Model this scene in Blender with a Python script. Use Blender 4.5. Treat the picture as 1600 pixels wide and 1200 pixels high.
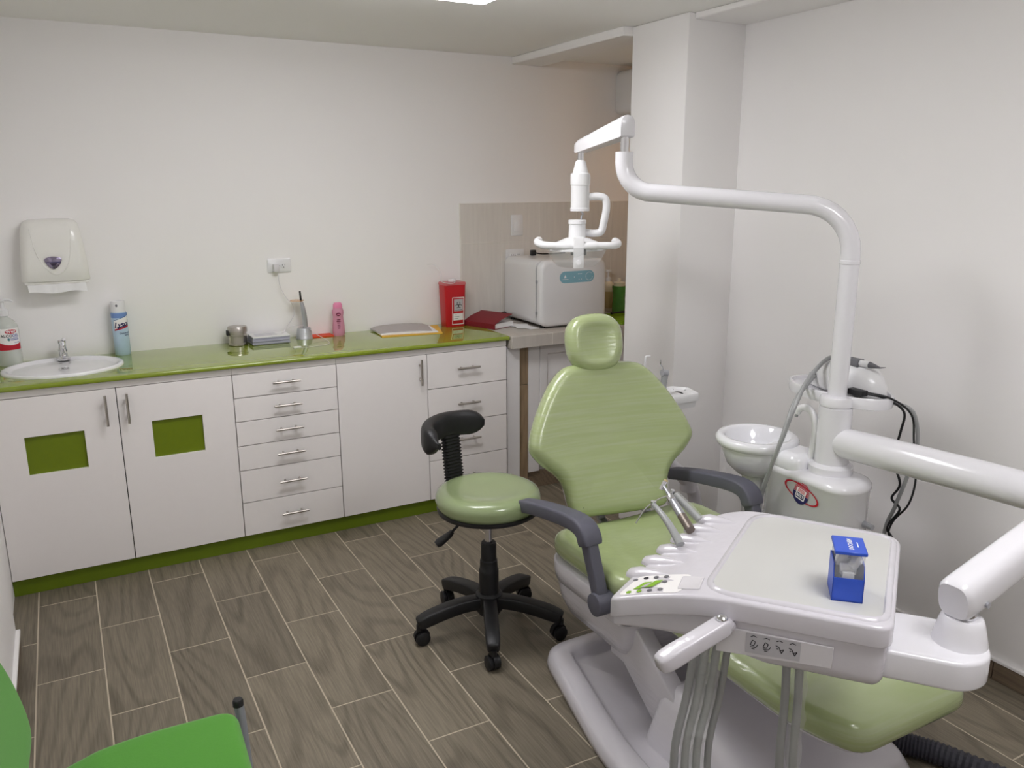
import bpy, bmesh, math, random
from mathutils import Vector, Matrix

# ------------------------------------------------------------------ scene, camera, light
for o in list(bpy.data.objects):
    bpy.data.objects.remove(o, do_unlink=True)
scene = bpy.context.scene
COL = scene.collection
PI = math.pi
rnd = random.Random(7)

cd = bpy.data.cameras.new('camera')
cd.sensor_width = 36.0
cd.lens = 36.0 * 1282.9 / 1600.0
cd.clip_start = 0.02
cam = bpy.data.objects.new('camera', cd)
COL.objects.link(cam)
YAW, PITCH, ROLL = 0.4998, 0.2399, -0.0028
_f = Vector((math.sin(YAW) * math.cos(PITCH), math.cos(YAW) * math.cos(PITCH), -math.sin(PITCH)))
_r = Vector((math.cos(YAW), -math.sin(YAW), 0))
_u = _r.cross(_f)
_r2 = _r * math.cos(ROLL) + _u * math.sin(ROLL)
_u2 = -_r * math.sin(ROLL) + _u * math.cos(ROLL)
cam.matrix_world = Matrix(((_r2.x, _u2.x, -_f.x, 0.0), (_r2.y, _u2.y, -_f.y, -3.6385),
                           (_r2.z, _u2.z, -_f.z, 1.6381), (0, 0, 0, 1)))
scene.camera = cam

w = bpy.data.worlds.new('world')
scene.world = w
w.use_nodes = True
w.node_tree.nodes['Background'].inputs[0].default_value = (0.75, 0.8, 0.9, 1)
w.node_tree.nodes['Background'].inputs[1].default_value = 0.05

scene.view_settings.view_transform = 'Standard'
scene.view_settings.look = 'None'
scene.view_settings.exposure = 0.17
scene.view_settings.gamma = 1.0
scene.view_settings.use_curve_mapping = False
PANEL_POWER = 13.5      # brightness of the ceiling panels
WARM_POWER = 8.5       # lamp in the alcove
scene.cycles.max_bounces = 6
scene.cycles.diffuse_bounces = 5
scene.cycles.glossy_bounces = 2
scene.cycles.transmission_bounces = 3
scene.cycles.transparent_max_bounces = 8
scene.cycles.use_light_tree = False
scene.cycles.caustics_reflective = False
scene.cycles.caustics_refractive = False

# main dimensions
HT = 0.88        # worktop height
YB = 0.505       # back wall
XR = 2.62        # right wall
XL = -0.3225      # left wall
HC = 2.30        # ceiling
XA = 2.315       # column inner face
YC0, YC1 = -0.883, -0.51
TW, TL, TX0 = 0.2086, 0.60, -0.2355


# ------------------------------------------------------------------ materials
def lin(c):
    c = c / 255.0
    return c / 12.92 if c <= 0.04045 else ((c + 0.055) / 1.055) ** 2.4


def rgb(r, g, b):
    return (lin(r), lin(g), lin(b), 1.0)


MATS = {}


def mat(name, col, rough=0.5, metal=0.0, coat=0.0, coat_rough=0.05, var=0.0, var_scale=8.0, bump=0.0,
        bump_scale=60.0, stretch=(1, 1, 1), spec=0.5, trans=0.0, ior=1.45, alpha=1.0, emit=0.0, emit_col=None,
        film=False, sheen=0.0, haze=0.0):
    m = bpy.data.materials.new(name)
    m.use_nodes = True
    nt = m.node_tree
    p = nt.nodes['Principled BSDF']
    p.inputs['Base Color'].default_value = col
    p.inputs['Roughness'].default_value = rough
    p.inputs['Metallic'].default_value = metal
    p.inputs['Coat Weight'].default_value = coat
    p.inputs['Coat Roughness'].default_value = coat_rough
    p.inputs['Specular IOR Level'].default_value = spec
    p.inputs['Transmission Weight'].default_value = trans
    p.inputs['IOR'].default_value = ior
    p.inputs['Alpha'].default_value = alpha
    p.inputs['Sheen Weight'].default_value = sheen
    if emit:
        p.inputs['Emission Color'].default_value = emit_col or col
        p.inputs['Emission Strength'].default_value = emit
    tc = nt.nodes.new('ShaderNodeTexCoord')
    mp = nt.nodes.new('ShaderNodeMapping')
    mp.inputs['Scale'].default_value = stretch
    nt.links.new(tc.outputs['Object'], mp.inputs['Vector'])
    n1 = nt.nodes.new('ShaderNodeTexNoise')
    n1.inputs['Scale'].default_value = var_scale
    n1.inputs['Detail'].default_value = 2
    nt.links.new(mp.outputs[0], n1.inputs['Vector'])
    mx = nt.nodes.new('ShaderNodeMix')
    mx.data_type = 'RGBA'
    mx.inputs['A'].default_value = tuple(c * (1 - var) for c in col[:3]) + (1,)
    mx.inputs['B'].default_value = tuple(min(1, c * (1 + var)) for c in col[:3]) + (1,)
    if var:
        nt.links.new(n1.outputs['Fac'], mx.inputs['Factor'])
        nt.links.new(mx.outputs['Result'], p.inputs['Base Color'])
    if haze:      # cling film: pale stretched streaks over the colour below
        ms_ = nt.nodes.new('ShaderNodeMapping')
        ms_.inputs['Scale'].default_value = (3.0, 3.0, 80.0)
        ms_.inputs['Rotation'].default_value = (0.0, 0.16, 0.0)
        nt.links.new(tc.outputs['Object'], ms_.inputs['Vector'])
        n3 = nt.nodes.new('ShaderNodeTexNoise')
        n3.inputs['Scale'].default_value = 1.4
        n3.inputs['Detail'].default_value = 5
        nt.links.new(ms_.outputs[0], n3.inputs['Vector'])
        hr = nt.nodes.new('ShaderNodeMapRange')
        hr.inputs['From Min'].default_value = 0.42
        hr.inputs['From Max'].default_value = 0.75
        hr.inputs['To Max'].default_value = haze
        nt.links.new(n3.outputs['Fac'], hr.inputs['Value'])
        mh = nt.nodes.new('ShaderNodeMix')
        mh.data_type = 'RGBA'
        mh.inputs['B'].default_value = (0.62, 0.64, 0.55, 1)
        nt.links.new(hr.outputs[0], mh.inputs['Factor'])
        nt.links.new(mx.outputs['Result'], mh.inputs['A'])
        nt.links.new(mh.outputs['Result'], p.inputs['Base Color'])
    if bump:
        n2 = nt.nodes.new('ShaderNodeTexNoise')
        n2.inputs['Scale'].default_value = bump_scale
        n2.inputs['Detail'].default_value = 3
        nt.links.new(mp.outputs[0], n2.inputs['Vector'])
        bp = nt.nodes.new('ShaderNodeBump')
        bp.inputs['Strength'].default_value = bump
        bp.inputs['Distance'].default_value = 0.01
        nt.links.new(n2.outputs['Fac'], bp.inputs['Height'])
        if film:
            nt.links.new(bp.outputs[0], p.inputs['Coat Normal'])
        else:
            nt.links.new(bp.outputs[0], p.inputs['Normal'])
    MATS[name] = m
    return m


def wood_mat(name, dark, light, along='y', streak=1.0):
    """wood-look porcelain: long grain with cathedral figure, shifted from tile to tile"""
    m = bpy.data.materials.new(name)
    m.use_nodes = True
    nt = m.node_tree
    N, L = nt.nodes, nt.links
    p = N['Principled BSDF']
    tc = N.new('ShaderNodeTexCoord')
    oi = N.new('ShaderNodeObjectInfo')
    geo = N.new('ShaderNodeVectorMath')
    geo.operation = 'SCALE'
    sep = N.new('ShaderNodeCombineXYZ')
    mul = N.new('ShaderNodeMath'); mul.operation = 'MULTIPLY'; mul.inputs[1].default_value = 37.0
    L.new(oi.outputs['Random'], mul.inputs[0])
    L.new(mul.outputs[0], sep.inputs[0]); L.new(mul.outputs[0], sep.inputs[1]); L.new(mul.outputs[0], sep.inputs[2])
    add = N.new('ShaderNodeVectorMath'); add.operation = 'ADD'
    L.new(tc.outputs['Object'], add.inputs[0]); L.new(sep.outputs[0], add.inputs[1])
    mp = N.new('ShaderNodeMapping')
    s = {'y': (9, 1.3, 9), 'z': (9, 9, 1.3), 'x': (1.3, 9, 9)}[along]
    mp.inputs['Scale'].default_value = s
    L.new(add.outputs[0], mp.inputs['Vector'])
    big = N.new('ShaderNodeTexNoise'); big.inputs['Scale'].default_value = 0.42; big.inputs['Detail'].default_value = 1.5
    big.inputs['Roughness'].default_value = 0.35
    L.new(mp.outputs[0], big.inputs['Vector'])
    wm = N.new('ShaderNodeMath'); wm.operation = 'MULTIPLY'; wm.inputs[1].default_value = 120.0
    L.new(big.outputs['Fac'], wm.inputs[0])
    sn = N.new('ShaderNodeMath'); sn.operation = 'SINE'
    L.new(wm.outputs[0], sn.inputs[0])
    rmp = N.new('ShaderNodeMapRange'); rmp.inputs['From Min'].default_value = 0.1; rmp.inputs['From Max'].default_value = 1.0
    L.new(sn.outputs[0], rmp.inputs['Value'])
    mp2 = N.new('ShaderNodeMapping')
    mp2.inputs['Scale'].default_value = {'y': (240, 9, 240), 'z': (150, 150, 7), 'x': (7, 150, 150)}[along]
    L.new(add.outputs[0], mp2.inputs['Vector'])
    fine = N.new('ShaderNodeTexNoise'); fine.inputs['Scale'].default_value = 1.0; fine.inputs['Detail'].default_value = 3
    L.new(mp2.outputs[0], fine.inputs['Vector'])
    fr = N.new('ShaderNodeMapRange'); fr.inputs['From Min'].default_value = 0.3; fr.inputs['From Max'].default_value = 0.72
    L.new(fine.outputs['Fac'], fr.inputs['Value'])
    pat = N.new('ShaderNodeTexNoise'); pat.inputs['Scale'].default_value = 0.8; pat.inputs['Detail'].default_value = 2
    L.new(mp.outputs[0], pat.inputs['Vector'])
    mm = N.new('ShaderNodeMath'); mm.operation = 'MULTIPLY'
    L.new(rmp.outputs[0], mm.inputs[0]); L.new(pat.outputs['Fac'], mm.inputs[1])
    mm2 = N.new('ShaderNodeMath'); mm2.operation = 'MULTIPLY'; mm2.inputs[1].default_value = 0.6 * streak
    L.new(mm.outputs[0], mm2.inputs[0])
    ms = N.new('ShaderNodeMath'); ms.operation = 'MULTIPLY'; ms.inputs[1].default_value = 0.5
    L.new(fr.outputs[0], ms.inputs[0])
    ad = N.new('ShaderNodeMath'); ad.operation = 'ADD'; ad.use_clamp = True
    L.new(mm2.outputs[0], ad.inputs[0]); L.new(ms.outputs[0], ad.inputs[1])
    mx = N.new('ShaderNodeMix'); mx.data_type = 'RGBA'
    mx.inputs['A'].default_value = light; mx.inputs['B'].default_value = dark
    L.new(ad.outputs[0], mx.inputs['Factor'])
    hv = N.new('ShaderNodeHueSaturation')
    vr = N.new('ShaderNodeMapRange'); vr.inputs['To Min'].default_value = 0.86; vr.inputs['To Max'].default_value = 1.1
    L.new(oi.outputs['Random'], vr.inputs['Value']); L.new(vr.outputs[0], hv.inputs['Value'])
    L.new(mx.outputs['Result'], hv.inputs['Color'])
    L.new(hv.outputs[0], p.inputs['Base Color'])
    p.inputs['Roughness'].default_value = 0.48
    bp = N.new('ShaderNodeBump'); bp.inputs['Strength'].default_value = 0.15; bp.inputs['Distance'].default_value = 0.002
    L.new(ad.outputs[0], bp.inputs['Height']); L.new(bp.outputs[0], p.inputs['Normal'])
    MATS[name] = m
    return m


wall_paint = mat('wall_paint', rgb(243, 241, 240), 0.75, var=0.012, var_scale=3)
ceil_paint = mat('ceiling_paint', rgb(244, 243, 240), 0.85, var=0.01, var_scale=2)
grout = mat('pale_grout', rgb(190, 178, 158), 0.9, var=0.05, var_scale=30)
floor_wood = wood_mat('floor_wood_tile', rgb(80, 72, 59), rgb(134, 125, 108))
skirt_wood = wood_mat('skirting_wood_tile', rgb(88, 74, 60), rgb(134, 117, 98))
pier_wood = wood_mat('pier_wood_tile', rgb(112, 93, 70), rgb(158, 136, 108), along='z')
wall_tile_m = mat('beige_wall_tile', rgb(217, 212, 205), 0.35, var=0.09, var_scale=9, stretch=(6, 6, 0.6))
tile_grout = mat('wall_tile_grout', rgb(228, 224, 216), 0.8)
stone = mat('grey_stone_tile', rgb(190, 184, 176), 0.35, var=0.1, var_scale=10, stretch=(5, 1, 1))
white_lam = mat('white_laminate', rgb(242, 238, 236), 0.38, var=0.01, var_scale=30)
white_frame = mat('white_painted_wood', rgb(228, 226, 226), 0.45, var=0.015)
gap_dark = mat('cabinet_inside', rgb(60, 50, 48), 0.8)
green_gloss = mat('lime_gloss_laminate', rgb(132, 150, 36), 0.08, coat=1.0, coat_rough=0.03, var=0.05, var_scale=5)
green_panel = mat('lime_panel', rgb(108, 126, 14), 0.4, var=0.06, var_scale=40)
green_kick = mat('lime_plinth', rgb(98, 118, 12), 0.5, var=0.05, var_scale=20)
steel = mat('brushed_steel', rgb(190, 184, 178), 0.3, metal=1.0, var=0.05, var_scale=200)
chrome = mat('chrome', rgb(225, 225, 228), 0.08, metal=1.0)
dull_metal = mat('dull_metal', rgb(184, 186, 192), 0.32, metal=0.75)
ceramic = mat('white_ceramic', rgb(240, 240, 244), 0.08, coat=0.6)
white_plastic = mat('white_plastic', rgb(230, 230, 231), 0.28, coat=0.3, coat_rough=0.1, var=0.008)
unit_white = mat('white_enamel', rgb(230, 229, 233), 0.22, coat=0.5, coat_rough=0.06, var=0.006)
film_white = mat('film_wrapped_white', rgb(212, 209, 215), 0.3, coat=0.8, coat_rough=0.12, bump=0.35, bump_scale=14,
                 stretch=(1, 1, 5), film=True, var=0.02)
grey_white = mat('grey_white_plastic', rgb(214, 211, 214), 0.4, coat=0.2, var=0.01)
disp_plastic = mat('cream_white_plastic', rgb(236, 235, 230), 0.3, coat=0.3)
paper = mat('white_paper', rgb(236, 236, 236), 0.9, var=0.02, var_scale=20)
paper_blue = mat('bluish_paper_edges', rgb(178, 178, 196), 0.9, var=0.12, var_scale=60, stretch=(0.2, 0.2, 6))
vinyl = mat('film_wrapped_green_vinyl', rgb(164, 178, 126), 0.26, haze=0.2, coat=0.9, coat_rough=0.13, var=0.09, var_scale=5,
            bump=0.5, bump_scale=9, stretch=(0.6, 2, 9), film=True)
vinyl_seat = mat('pearl_green_vinyl', rgb(148, 163, 120), 0.24, coat=0.7, coat_rough=0.1, var=0.04, var_scale=3)
black_plastic = mat('black_plastic', rgb(28, 28, 30), 0.45, bump=0.05, bump_scale=300)
black_rubber = mat('black_rubber', rgb(20, 20, 21), 0.6)
arm_grey = mat('slate_grey_plastic', rgb(92, 92, 104), 0.5, bump=0.06, bump_scale=400, var=0.03)
hose_grey = mat('grey_hose', rgb(158, 160, 160), 0.4, coat=0.4)
film_clear = mat('clear_film', rgb(236, 240, 236), 0.15, alpha=0.2, coat=0.7, coat_rough=0.12, bump=0.8,
                 bump_scale=60)
hose_dark = mat('dark_corrugated_hose', rgb(58, 58, 66), 0.5)
chair_fabric = mat('bright_green_fabric', rgb(80, 156, 38), 0.85, var=0.08, var_scale=300, bump=0.25,
                   bump_scale=700, sheen=0.3)
tube_grey = mat('silver_grey_tube', rgb(168, 174, 182), 0.32, metal=0.35)
clear_plastic = mat('clear_plastic', rgb(248, 250, 250), 0.05, trans=1.0, ior=1.15)
thin_clear = mat('thin_clear_shield', rgb(240, 243, 243), 0.08, alpha=0.13, coat=0.6)
gel_mat = mat('clear_gel', rgb(226, 232, 224), 0.08, alpha=0.42, coat=0.8)
blue_plastic = mat('blue_plastic', rgb(50, 86, 196), 0.35, var=0.03)
red_plastic = mat('red_plastic', rgb(196, 30, 40), 0.35, var=0.03)
red_trans = mat('translucent_red_lid', rgb(222, 120, 124), 0.3, alpha=0.8)
label_white = mat('label_white', rgb(240, 238, 236), 0.5)
label_grey = mat('label_grey', rgb(186, 184, 188), 0.5)
ink = mat('ink_black', rgb(26, 24, 30), 0.6)
ink_blue = mat('ink_blue', rgb(36, 70, 160), 0.6)
ink_navy = mat('ink_navy', rgb(38, 36, 88), 0.5)
ink_red = mat('ink_red', rgb(184, 22, 44), 0.5)
ink_pink = mat('ink_red_stripes', rgb(206, 60, 78), 0.5)
ink_grey = mat('ink_grey', rgb(110, 110, 114), 0.6)
ink_white = mat('ink_white', rgb(245, 245, 245), 0.5)
ink_green = mat('ink_green', rgb(130, 178, 30), 0.5)
teal = mat('teal_display', rgb(140, 188, 204), 0.2, var=0.04)
lysol_blue = mat('light_blue_can', rgb(186, 210, 230), 0.25, var=0.12, var_scale=14)
lysol_top = mat('mid_blue_band', rgb(118, 150, 206), 0.25)
pink_plastic = mat('pink_bottle', rgb(212, 146, 172), 0.35, var=0.03)
pink_cap = mat('pink_cap', rgb(232, 138, 178), 0.35)
maroon = mat('maroon_cover', rgb(128, 26, 38), 0.55, bump=0.1, bump_scale=250)
orange_card = mat('orange_red_card', rgb(226, 74, 40), 0.6)
yellow_paper = mat('yellow_envelope', rgb(226, 178, 74), 0.7)
kraft = mat('grey_folder', rgb(176, 170, 168), 0.7, var=0.04)
shield_orange = mat('amber_shield', rgb(236, 172, 84), 0.15, alpha=0.5)
green_liquid = mat('green_soap_bottle', rgb(88, 150, 70), 0.25, var=0.2, var_scale=20)
cream = mat('cream_plastic', rgb(222, 212, 190), 0.4)
pad_white = mat('pale_tray_mat', rgb(202, 202, 198), 0.32, coat=0.3, coat_rough=0.15, var=0.02)
lime_tray = mat('lime_plastic_tray', rgb(128, 164, 30), 0.35)
badge = mat('violet_chrome_badge', rgb(150, 142, 165), 0.15, metal=0.9, var=0.2, var_scale=60)
badge_dark = mat('dark_badge_window', rgb(44, 34, 56), 0.2)
lamp_glow = mat('lit_diffuser', rgb(255, 250, 240), 0.6, emit=PANEL_POWER, emit_col=(0.98, 0.97, 1.0, 1))
warm_glow = mat('warm_bulb', rgb(255, 220, 170), 0.6, emit=WARM_POWER, emit_col=(1.0, 0.58, 0.27, 1))
lamp_shield = mat('clear_lamp_shield', rgb(240, 243, 243), 0.06, alpha=0.26, coat=0.8)
brown_label = mat('beige_label', rgb(196, 178, 134), 0.5)


# ------------------------------------------------------------------ mesh helpers
class B:
    """collects geometry for one mesh"""

    def __init__(s):
        s.v = []
        s.f = []

    def add(s, verts, faces):
        n = len(s.v)
        s.v += [tuple(v) for v in verts]
        s.f += [tuple(i + n for i in f) for f in faces]
        return s

    def box(s, x0, x1, y0, y1, z0, z1):
        v = [(x, y, z) for z in (z0, z1) for y in (y0, y1) for x in (x0, x1)]
        return s.add(v, [(0, 2, 3, 1), (4, 5, 7, 6), (0, 1, 5, 4), (2, 6, 7, 3), (0, 4, 6, 2), (1, 3, 7, 5)])

    def rings(s, rings, cap=True, closed=False):
        n = len(rings[0])
        v = [p for r in rings for p in r]
        f = []
        m = len(rings)
        for i in range(m if closed else m - 1):
            a, b = i * n, ((i + 1) % m) * n
            for j in range(n):
                k = (j + 1) % n
                f.append((a + j, a + k, b + k, b + j))
        if cap and not closed:
            f.append(tuple(range(n - 1, -1, -1)))
            f.append(tuple((m - 1) * n + j for j in range(n)))
        return s.add(v, f)

    def lathe(s, prof, c=(0, 0, 0), n=32, sx=1.0, sy=1.0):
        R = [[(c[0] + sx * max(r, 1e-5) * math.cos(2 * PI * j / n), c[1] + sy * max(r, 1e-5) * math.sin(2 * PI * j / n),
               c[2] + z) for j in range(n)] for r, z in prof]
        return s.rings(R)

    def tube(s, path, r, n=12, cap=True, sq=None, e=0.32):
        """sweep a circle (radius or list of radii) or a rounded box section sq=(w,h) along a path"""
        P = [Vector(p) for p in path]
        rs = r if isinstance(r, (list, tuple)) else [r] * len(P)
        R = []
        up = None
        for i, p in enumerate(P):
            t = (P[min(i + 1, len(P) - 1)] - P[max(i - 1, 0)]).normalized()
            if up is None:
                up = Vector((0, 0, 1)) if abs(t.z) < 0.9 else Vector((0, 1, 0))
            a = up - t * up.dot(t)
            if a.length < 1e-4:
                a = Vector((1, 0, 0)) - t * t.x
            a.normalize()
            up = a
            b = t.cross(a)
            ring = []
            for j in range(n):
                q = 2 * PI * j / n
                if sq:
                    cx, cy = math.cos(q), math.sin(q)
                    x = math.copysign(abs(cx) ** e, cx) * sq[0] / 2 * rs[i]
                    y = math.copysign(abs(cy) ** e, cy) * sq[1] / 2 * rs[i]
                else:
                    x, y = rs[i] * math.cos(q), rs[i] * math.sin(q)
                ring.append(p + b * x + a * y)
            R.append(ring)
        return s.rings(R, cap)

    def cyl(s, p0, p1, r0, r1=None, n=20):
        return s.tube([p0, p1], [r0, r0 if r1 is None else r1], n)

    def prism(s, poly, z0, z1, f=None):
        """extrude a polygon (x,y) between z0 and z1; f maps (x,y,z) to 3-D"""
        f = f or (lambda x, y, z: (x, y, z))
        return s.rings([[f(x, y, z0) for x, y in poly], [f(x, y, z1) for x, y in poly]])

    def xf(s, M):
        s.v = [tuple(M @ Vector(v)) for v in s.v]
        return s

    def obj(s, name, m, parent=None, bevel=0.0, seg=2, smooth=True, angle=38, kind=None):
        me = bpy.data.meshes.new(name)
        me.from_pydata(s.v, [], s.f)
        bm = bmesh.new()
        bm.from_mesh(me)
        bmesh.ops.recalc_face_normals(bm, faces=bm.faces)
        if bevel:
            es = [e for e in bm.edges if len(e.link_faces) == 2 and e.calc_face_angle(0) > math.radians(35)]
            bmesh.ops.bevel(bm, geom=es, offset=bevel, segments=seg, profile=0.5, affect='EDGES', clamp_overlap=True)
        bm.to_mesh(me)
        bm.free()
        if smooth:
            for p in me.polygons:
                p.use_smooth = True
            me.set_sharp_from_angle(angle=math.radians(angle))
        me.materials.append(m)
        return link(name, me, parent, kind)


def link(name, me, parent=None, kind=None):
    o = bpy.data.objects.new(name, me)
    COL.objects.link(o)
    if parent is not None:
        o.parent = parent
        p = parent
        T = Matrix.Identity(4)
        chain = []
        while p is not None:
            chain.append(p)
            p = p.parent
        # world matrix of the parent (parts of parts are linked at identity)
        for q in reversed(chain):
            T = T @ q.matrix_parent_inverse @ q.matrix_basis if q.parent else q.matrix_basis.copy()
        o.matrix_parent_inverse = T.inverted()
    if kind:
        o['kind'] = kind
    return o


def thing(name, label, cat, loc=(0, 0, 0), group=None):
    o = bpy.data.objects.new(name, None)
    o.empty_display_size = 0.05
    COL.objects.link(o)
    o.location = loc
    o['label'] = label
    o['category'] = cat
    if group:
        o['group'] = group
    return o


def tag(o, label, cat, group=None):
    o['label'] = label
    o['category'] = cat
    if group:
        o['group'] = group
    return o


def structure(o, label=None):
    o['kind'] = 'structure'
    if label:
        o['label'] = label
    return o


def smooth_path(pts, n=6, closed=False):
    """catmull-rom through points of any dimension"""
    P = [tuple(p) for p in pts]
    out = []
    m = len(P)
    for i in range(m if closed else m - 1):
        if closed:
            p0, p1, p2, p3 = P[(i - 1) % m], P[i], P[(i + 1) % m], P[(i + 2) % m]
        else:
            p0, p1, p2, p3 = P[max(i - 1, 0)], P[i], P[i + 1], P[min(i + 2, m - 1)]
        for k in range(n):
            t = k / n
            out.append(tuple(0.5 * ((2 * b) + (-a + c) * t + (2 * a - 5 * b + 4 * c - d) * t * t + (-a + 3 * b - 3 * c + d) * t ** 3)
                             for a, b, c, d in zip(p0, p1, p2, p3)))
    if not closed:
        out.append(P[-1])
    return out


def rrect(x0, x1, y0, y1, r, n=5):
    pts = []
    for cx, cy, a0 in ((x1 - r, y1 - r, 0), (x0 + r, y1 - r, 90), (x0 + r, y0 + r, 180), (x1 - r, y0 + r, 270)):
        for k in range(n + 1):
            a = math.radians(a0 + 90 * k / n)
            pts.append((cx + r * math.cos(a), cy + r * math.sin(a)))
    return pts


def ellipse(cx, cy, rx, ry, n=32):
    return [(cx + rx * math.cos(2 * PI * k / n), cy + ry * math.sin(2 * PI * k / n)) for k in range(n)]


def resample(pts, n):
    P = [Vector(p) for p in pts]
    P.append(P[0])
    L = [0]
    for a, b in zip(P, P[1:]):
        L.append(L[-1] + (b - a).length)
    out = []
    j = 0
    for k in range(n):
        d = L[-1] * k / n
        while L[j + 1] < d:
            j += 1
        t = (d - L[j]) / max(L[j + 1] - L[j], 1e-9)
        out.append(tuple(P[j].lerp(P[j + 1], t)))
    return out


def offset(pts, d):
    """move a counter-clockwise outline outwards by d"""
    n = len(pts)
    out = []
    for i in range(n):
        a, b = Vector(pts[i - 1]), Vector(pts[(i + 1) % n])
        t = (b - a).normalized()
        out.append((pts[i][0] + t.y * d, pts[i][1] - t.x * d))
    return out


def ccw(pts):
    a = sum(pts[i - 1][0] * pts[i][1] - pts[i][0] * pts[i - 1][1] for i in range(len(pts)))
    return pts if a > 0 else pts[::-1]


def pillow(outline, t, r, dome=0.0, rb=None, f=None, k=5, dish=None):
    """a slab with rounded edges from a closed outline; f maps (u,v,w) to 3-D; returns rings"""
    o = ccw(outline)
    rb = r if rb is None else rb
    f = f or (lambda u, v, w_: (u, v, w_))
    cx = sum(p[0] for p in o) / len(o)
    cy = sum(p[1] for p in o) / len(o)
    R = []
    bo = offset(o, -rb)
    for s in (0.05, 0.5):
        R.append([(cx + (x - cx) * s, cy + (y - cy) * s, 0.0) for x, y in bo])
    for i in range(k + 1):
        a = -PI / 2 + PI / 2 * i / k
        R.append([(x, y, rb + rb * math.sin(a)) for x, y in offset(o, -rb + rb * math.cos(a))])
    for i in range(k + 1):
        a = PI / 2 * i / k
        R.append([(x, y, t - r + r * math.sin(a)) for x, y in offset(o, -r + r * math.cos(a))])
    to = offset(o, -r)
    for s in (0.88, 0.7, 0.48, 0.25, 0.05):
        h = t + dome * (1 - s * s)
        R.append([(cx + (x - cx) * s, cy + (y - cy) * s, h + (dish(s) if dish else 0)) for x, y in to])
    return [[f(*p) for p in ring] for ring in R]


def text_mesh(txt, size, f, extrude=0.0, bold=0.0, align='CENTER', shear=0.0, space=1.0):
    """text as a flat mesh, each vertex mapped with f(x, y) -> 3-D"""
    cu = bpy.data.curves.new('lettering', 'FONT')
    cu.body = txt
    cu.size = size
    cu.align_x = align
    cu.align_y = 'CENTER'
    cu.offset = bold
    cu.shear = shear
    cu.space_character = space
    cu.resolution_u = 2
    ob = bpy.data.objects.new('lettering_tmp', cu)
    COL.objects.link(ob)
    dg = bpy.context.evaluated_depsgraph_get()
    me = bpy.data.meshes.new_from_object(ob.evaluated_get(dg))
    bpy.data.objects.remove(ob, do_unlink=True)
    for v in me.vertices:
        v.co = f(v.co.x, v.co.y)
    return me


def lettering(txt, size, f, m, parent, **kw):
    me = text_mesh(txt, size, f, **kw)
    me.materials.clear()
    me.materials.append(m)
    return link('lettering', me, parent)


def flat(poly, f, m, name, parent):
    b = B()
    b.add([f(x, y) for x, y in poly], [tuple(range(len(poly)))])
    return b.obj(name, m, parent, smooth=False)


def strip(outer, inner, f, m, name, parent):
    n = len(outer)
    b = B()
    b.add([f(x, y) for x, y in outer] + [f(x, y) for x, y in inner],
          [(i, (i + 1) % n, n + (i + 1) % n, n + i) for i in range(n)])
    return b.obj(name, m, parent, smooth=False)


# ================================================================== THE ROOM
YF = -4.7       # wall behind the camera
floor = structure(B().box(-0.6, 5.0, YF - 0.1, YB + 0.1, -0.08, -0.0006).obj('floor', grout, smooth=False),
                  'wood-look porcelain plank floor with pale grout')


def tile_mesh(name, x, y, z, m, bev=0.0012):
    me_o = B().box(-x / 2, x / 2, -y / 2, y / 2, -z, 0).obj(name, m, None, bevel=bev, seg=1)
    me = me_o.data
    bpy.data.objects.remove(me_o, do_unlink=True)
    return me


G = 0.0035
full = tile_mesh('floor_tile', TW - G, TL - G, 0.012, floor_wood)
cut = {}
ncol = 0
for i in range(-1, 14):
    xa, xb = TX0 + i * TW, TX0 + (i + 1) * TW
    off = -0.125 if i % 2 == 0 else -0.425
    k = -1
    while True:
        ya, yb = off - k * TL - TL, off - k * TL
        k += 1
        if yb < -3.4:
            break
        if yb <= 0.02 and ya >= -3.6:
            me, cx, cy = full, (xa + xb) / 2, (ya + yb) / 2
            yc1 = yb
        else:
            y1, y0 = min(yb, 0.03 if xa < 1.9 else 0.3), ya
            if y1 - y0 < 0.02:
                continue
            key = round(y1 - y0, 3)
            if key not in cut:
                cut[key] = tile_mesh('floor_tile', TW - G, y1 - y0 - G, 0.012, floor_wood)
            me, cx, cy = cut[key], (xa + xb) / 2, (y0 + y1) / 2
        if xa > 2.61:
            continue
        o = link('floor_tile', me, floor)
        o.location = (cx, cy, 0)
        # turn every other tile about so that the figure differs
        if rnd.random() < 0.5:
            o.rotation_euler.z = PI
# the rest of the floor, behind the camera and in the alcove, in one piece
b = B()
for i in range(-1, 14):
    xa = TX0 + i * TW
    for k in range(2):
        b.box(xa + G, xa + TW - G, YF + k * 0.5, YF + k * 0.5 + 0.49, -0.01, 0)
rest = b.obj('floor_tile', floor_wood, floor, kind='stuff', smooth=False)

wall_back = structure(B().box(-0.6, 5.0, YB, YB + 0.12, 0, 2.6).obj('wall_back', wall_paint, smooth=False),
                      'white painted wall behind the cabinets')
structure(B().box(XR, XR + 0.12, YF, YC0 + 0.02, 0, 2.6).obj('wall_right', wall_paint, smooth=False),
          'white painted wall behind the dental unit')
b = B().box(XL - 0.12, XL, -0.418, YB, 0, 2.6)
b.box(XL - 0.12, -0.297, YF, -0.418, 0, 2.6)
structure(b.obj('wall_left', wall_paint, smooth=False), 'white painted wall at the left edge')
structure(B().box(-0.6, 5.0, YF - 0.1, YF, 0, 2.6).obj('wall_front', wall_paint, smooth=False))
structure(B().box(-0.6, 5.0, YF - 0.1, YB + 0.1, HC, HC + 0.1).obj('ceiling', ceil_paint, smooth=False),
          'off white plaster ceiling')
structure(B().box(XA, XR + 0.12, YC0, YC1, 0, HC).obj('wall_column', wall_paint, bevel=0.006, seg=2),
          'white square column where the right wall ends')
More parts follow.
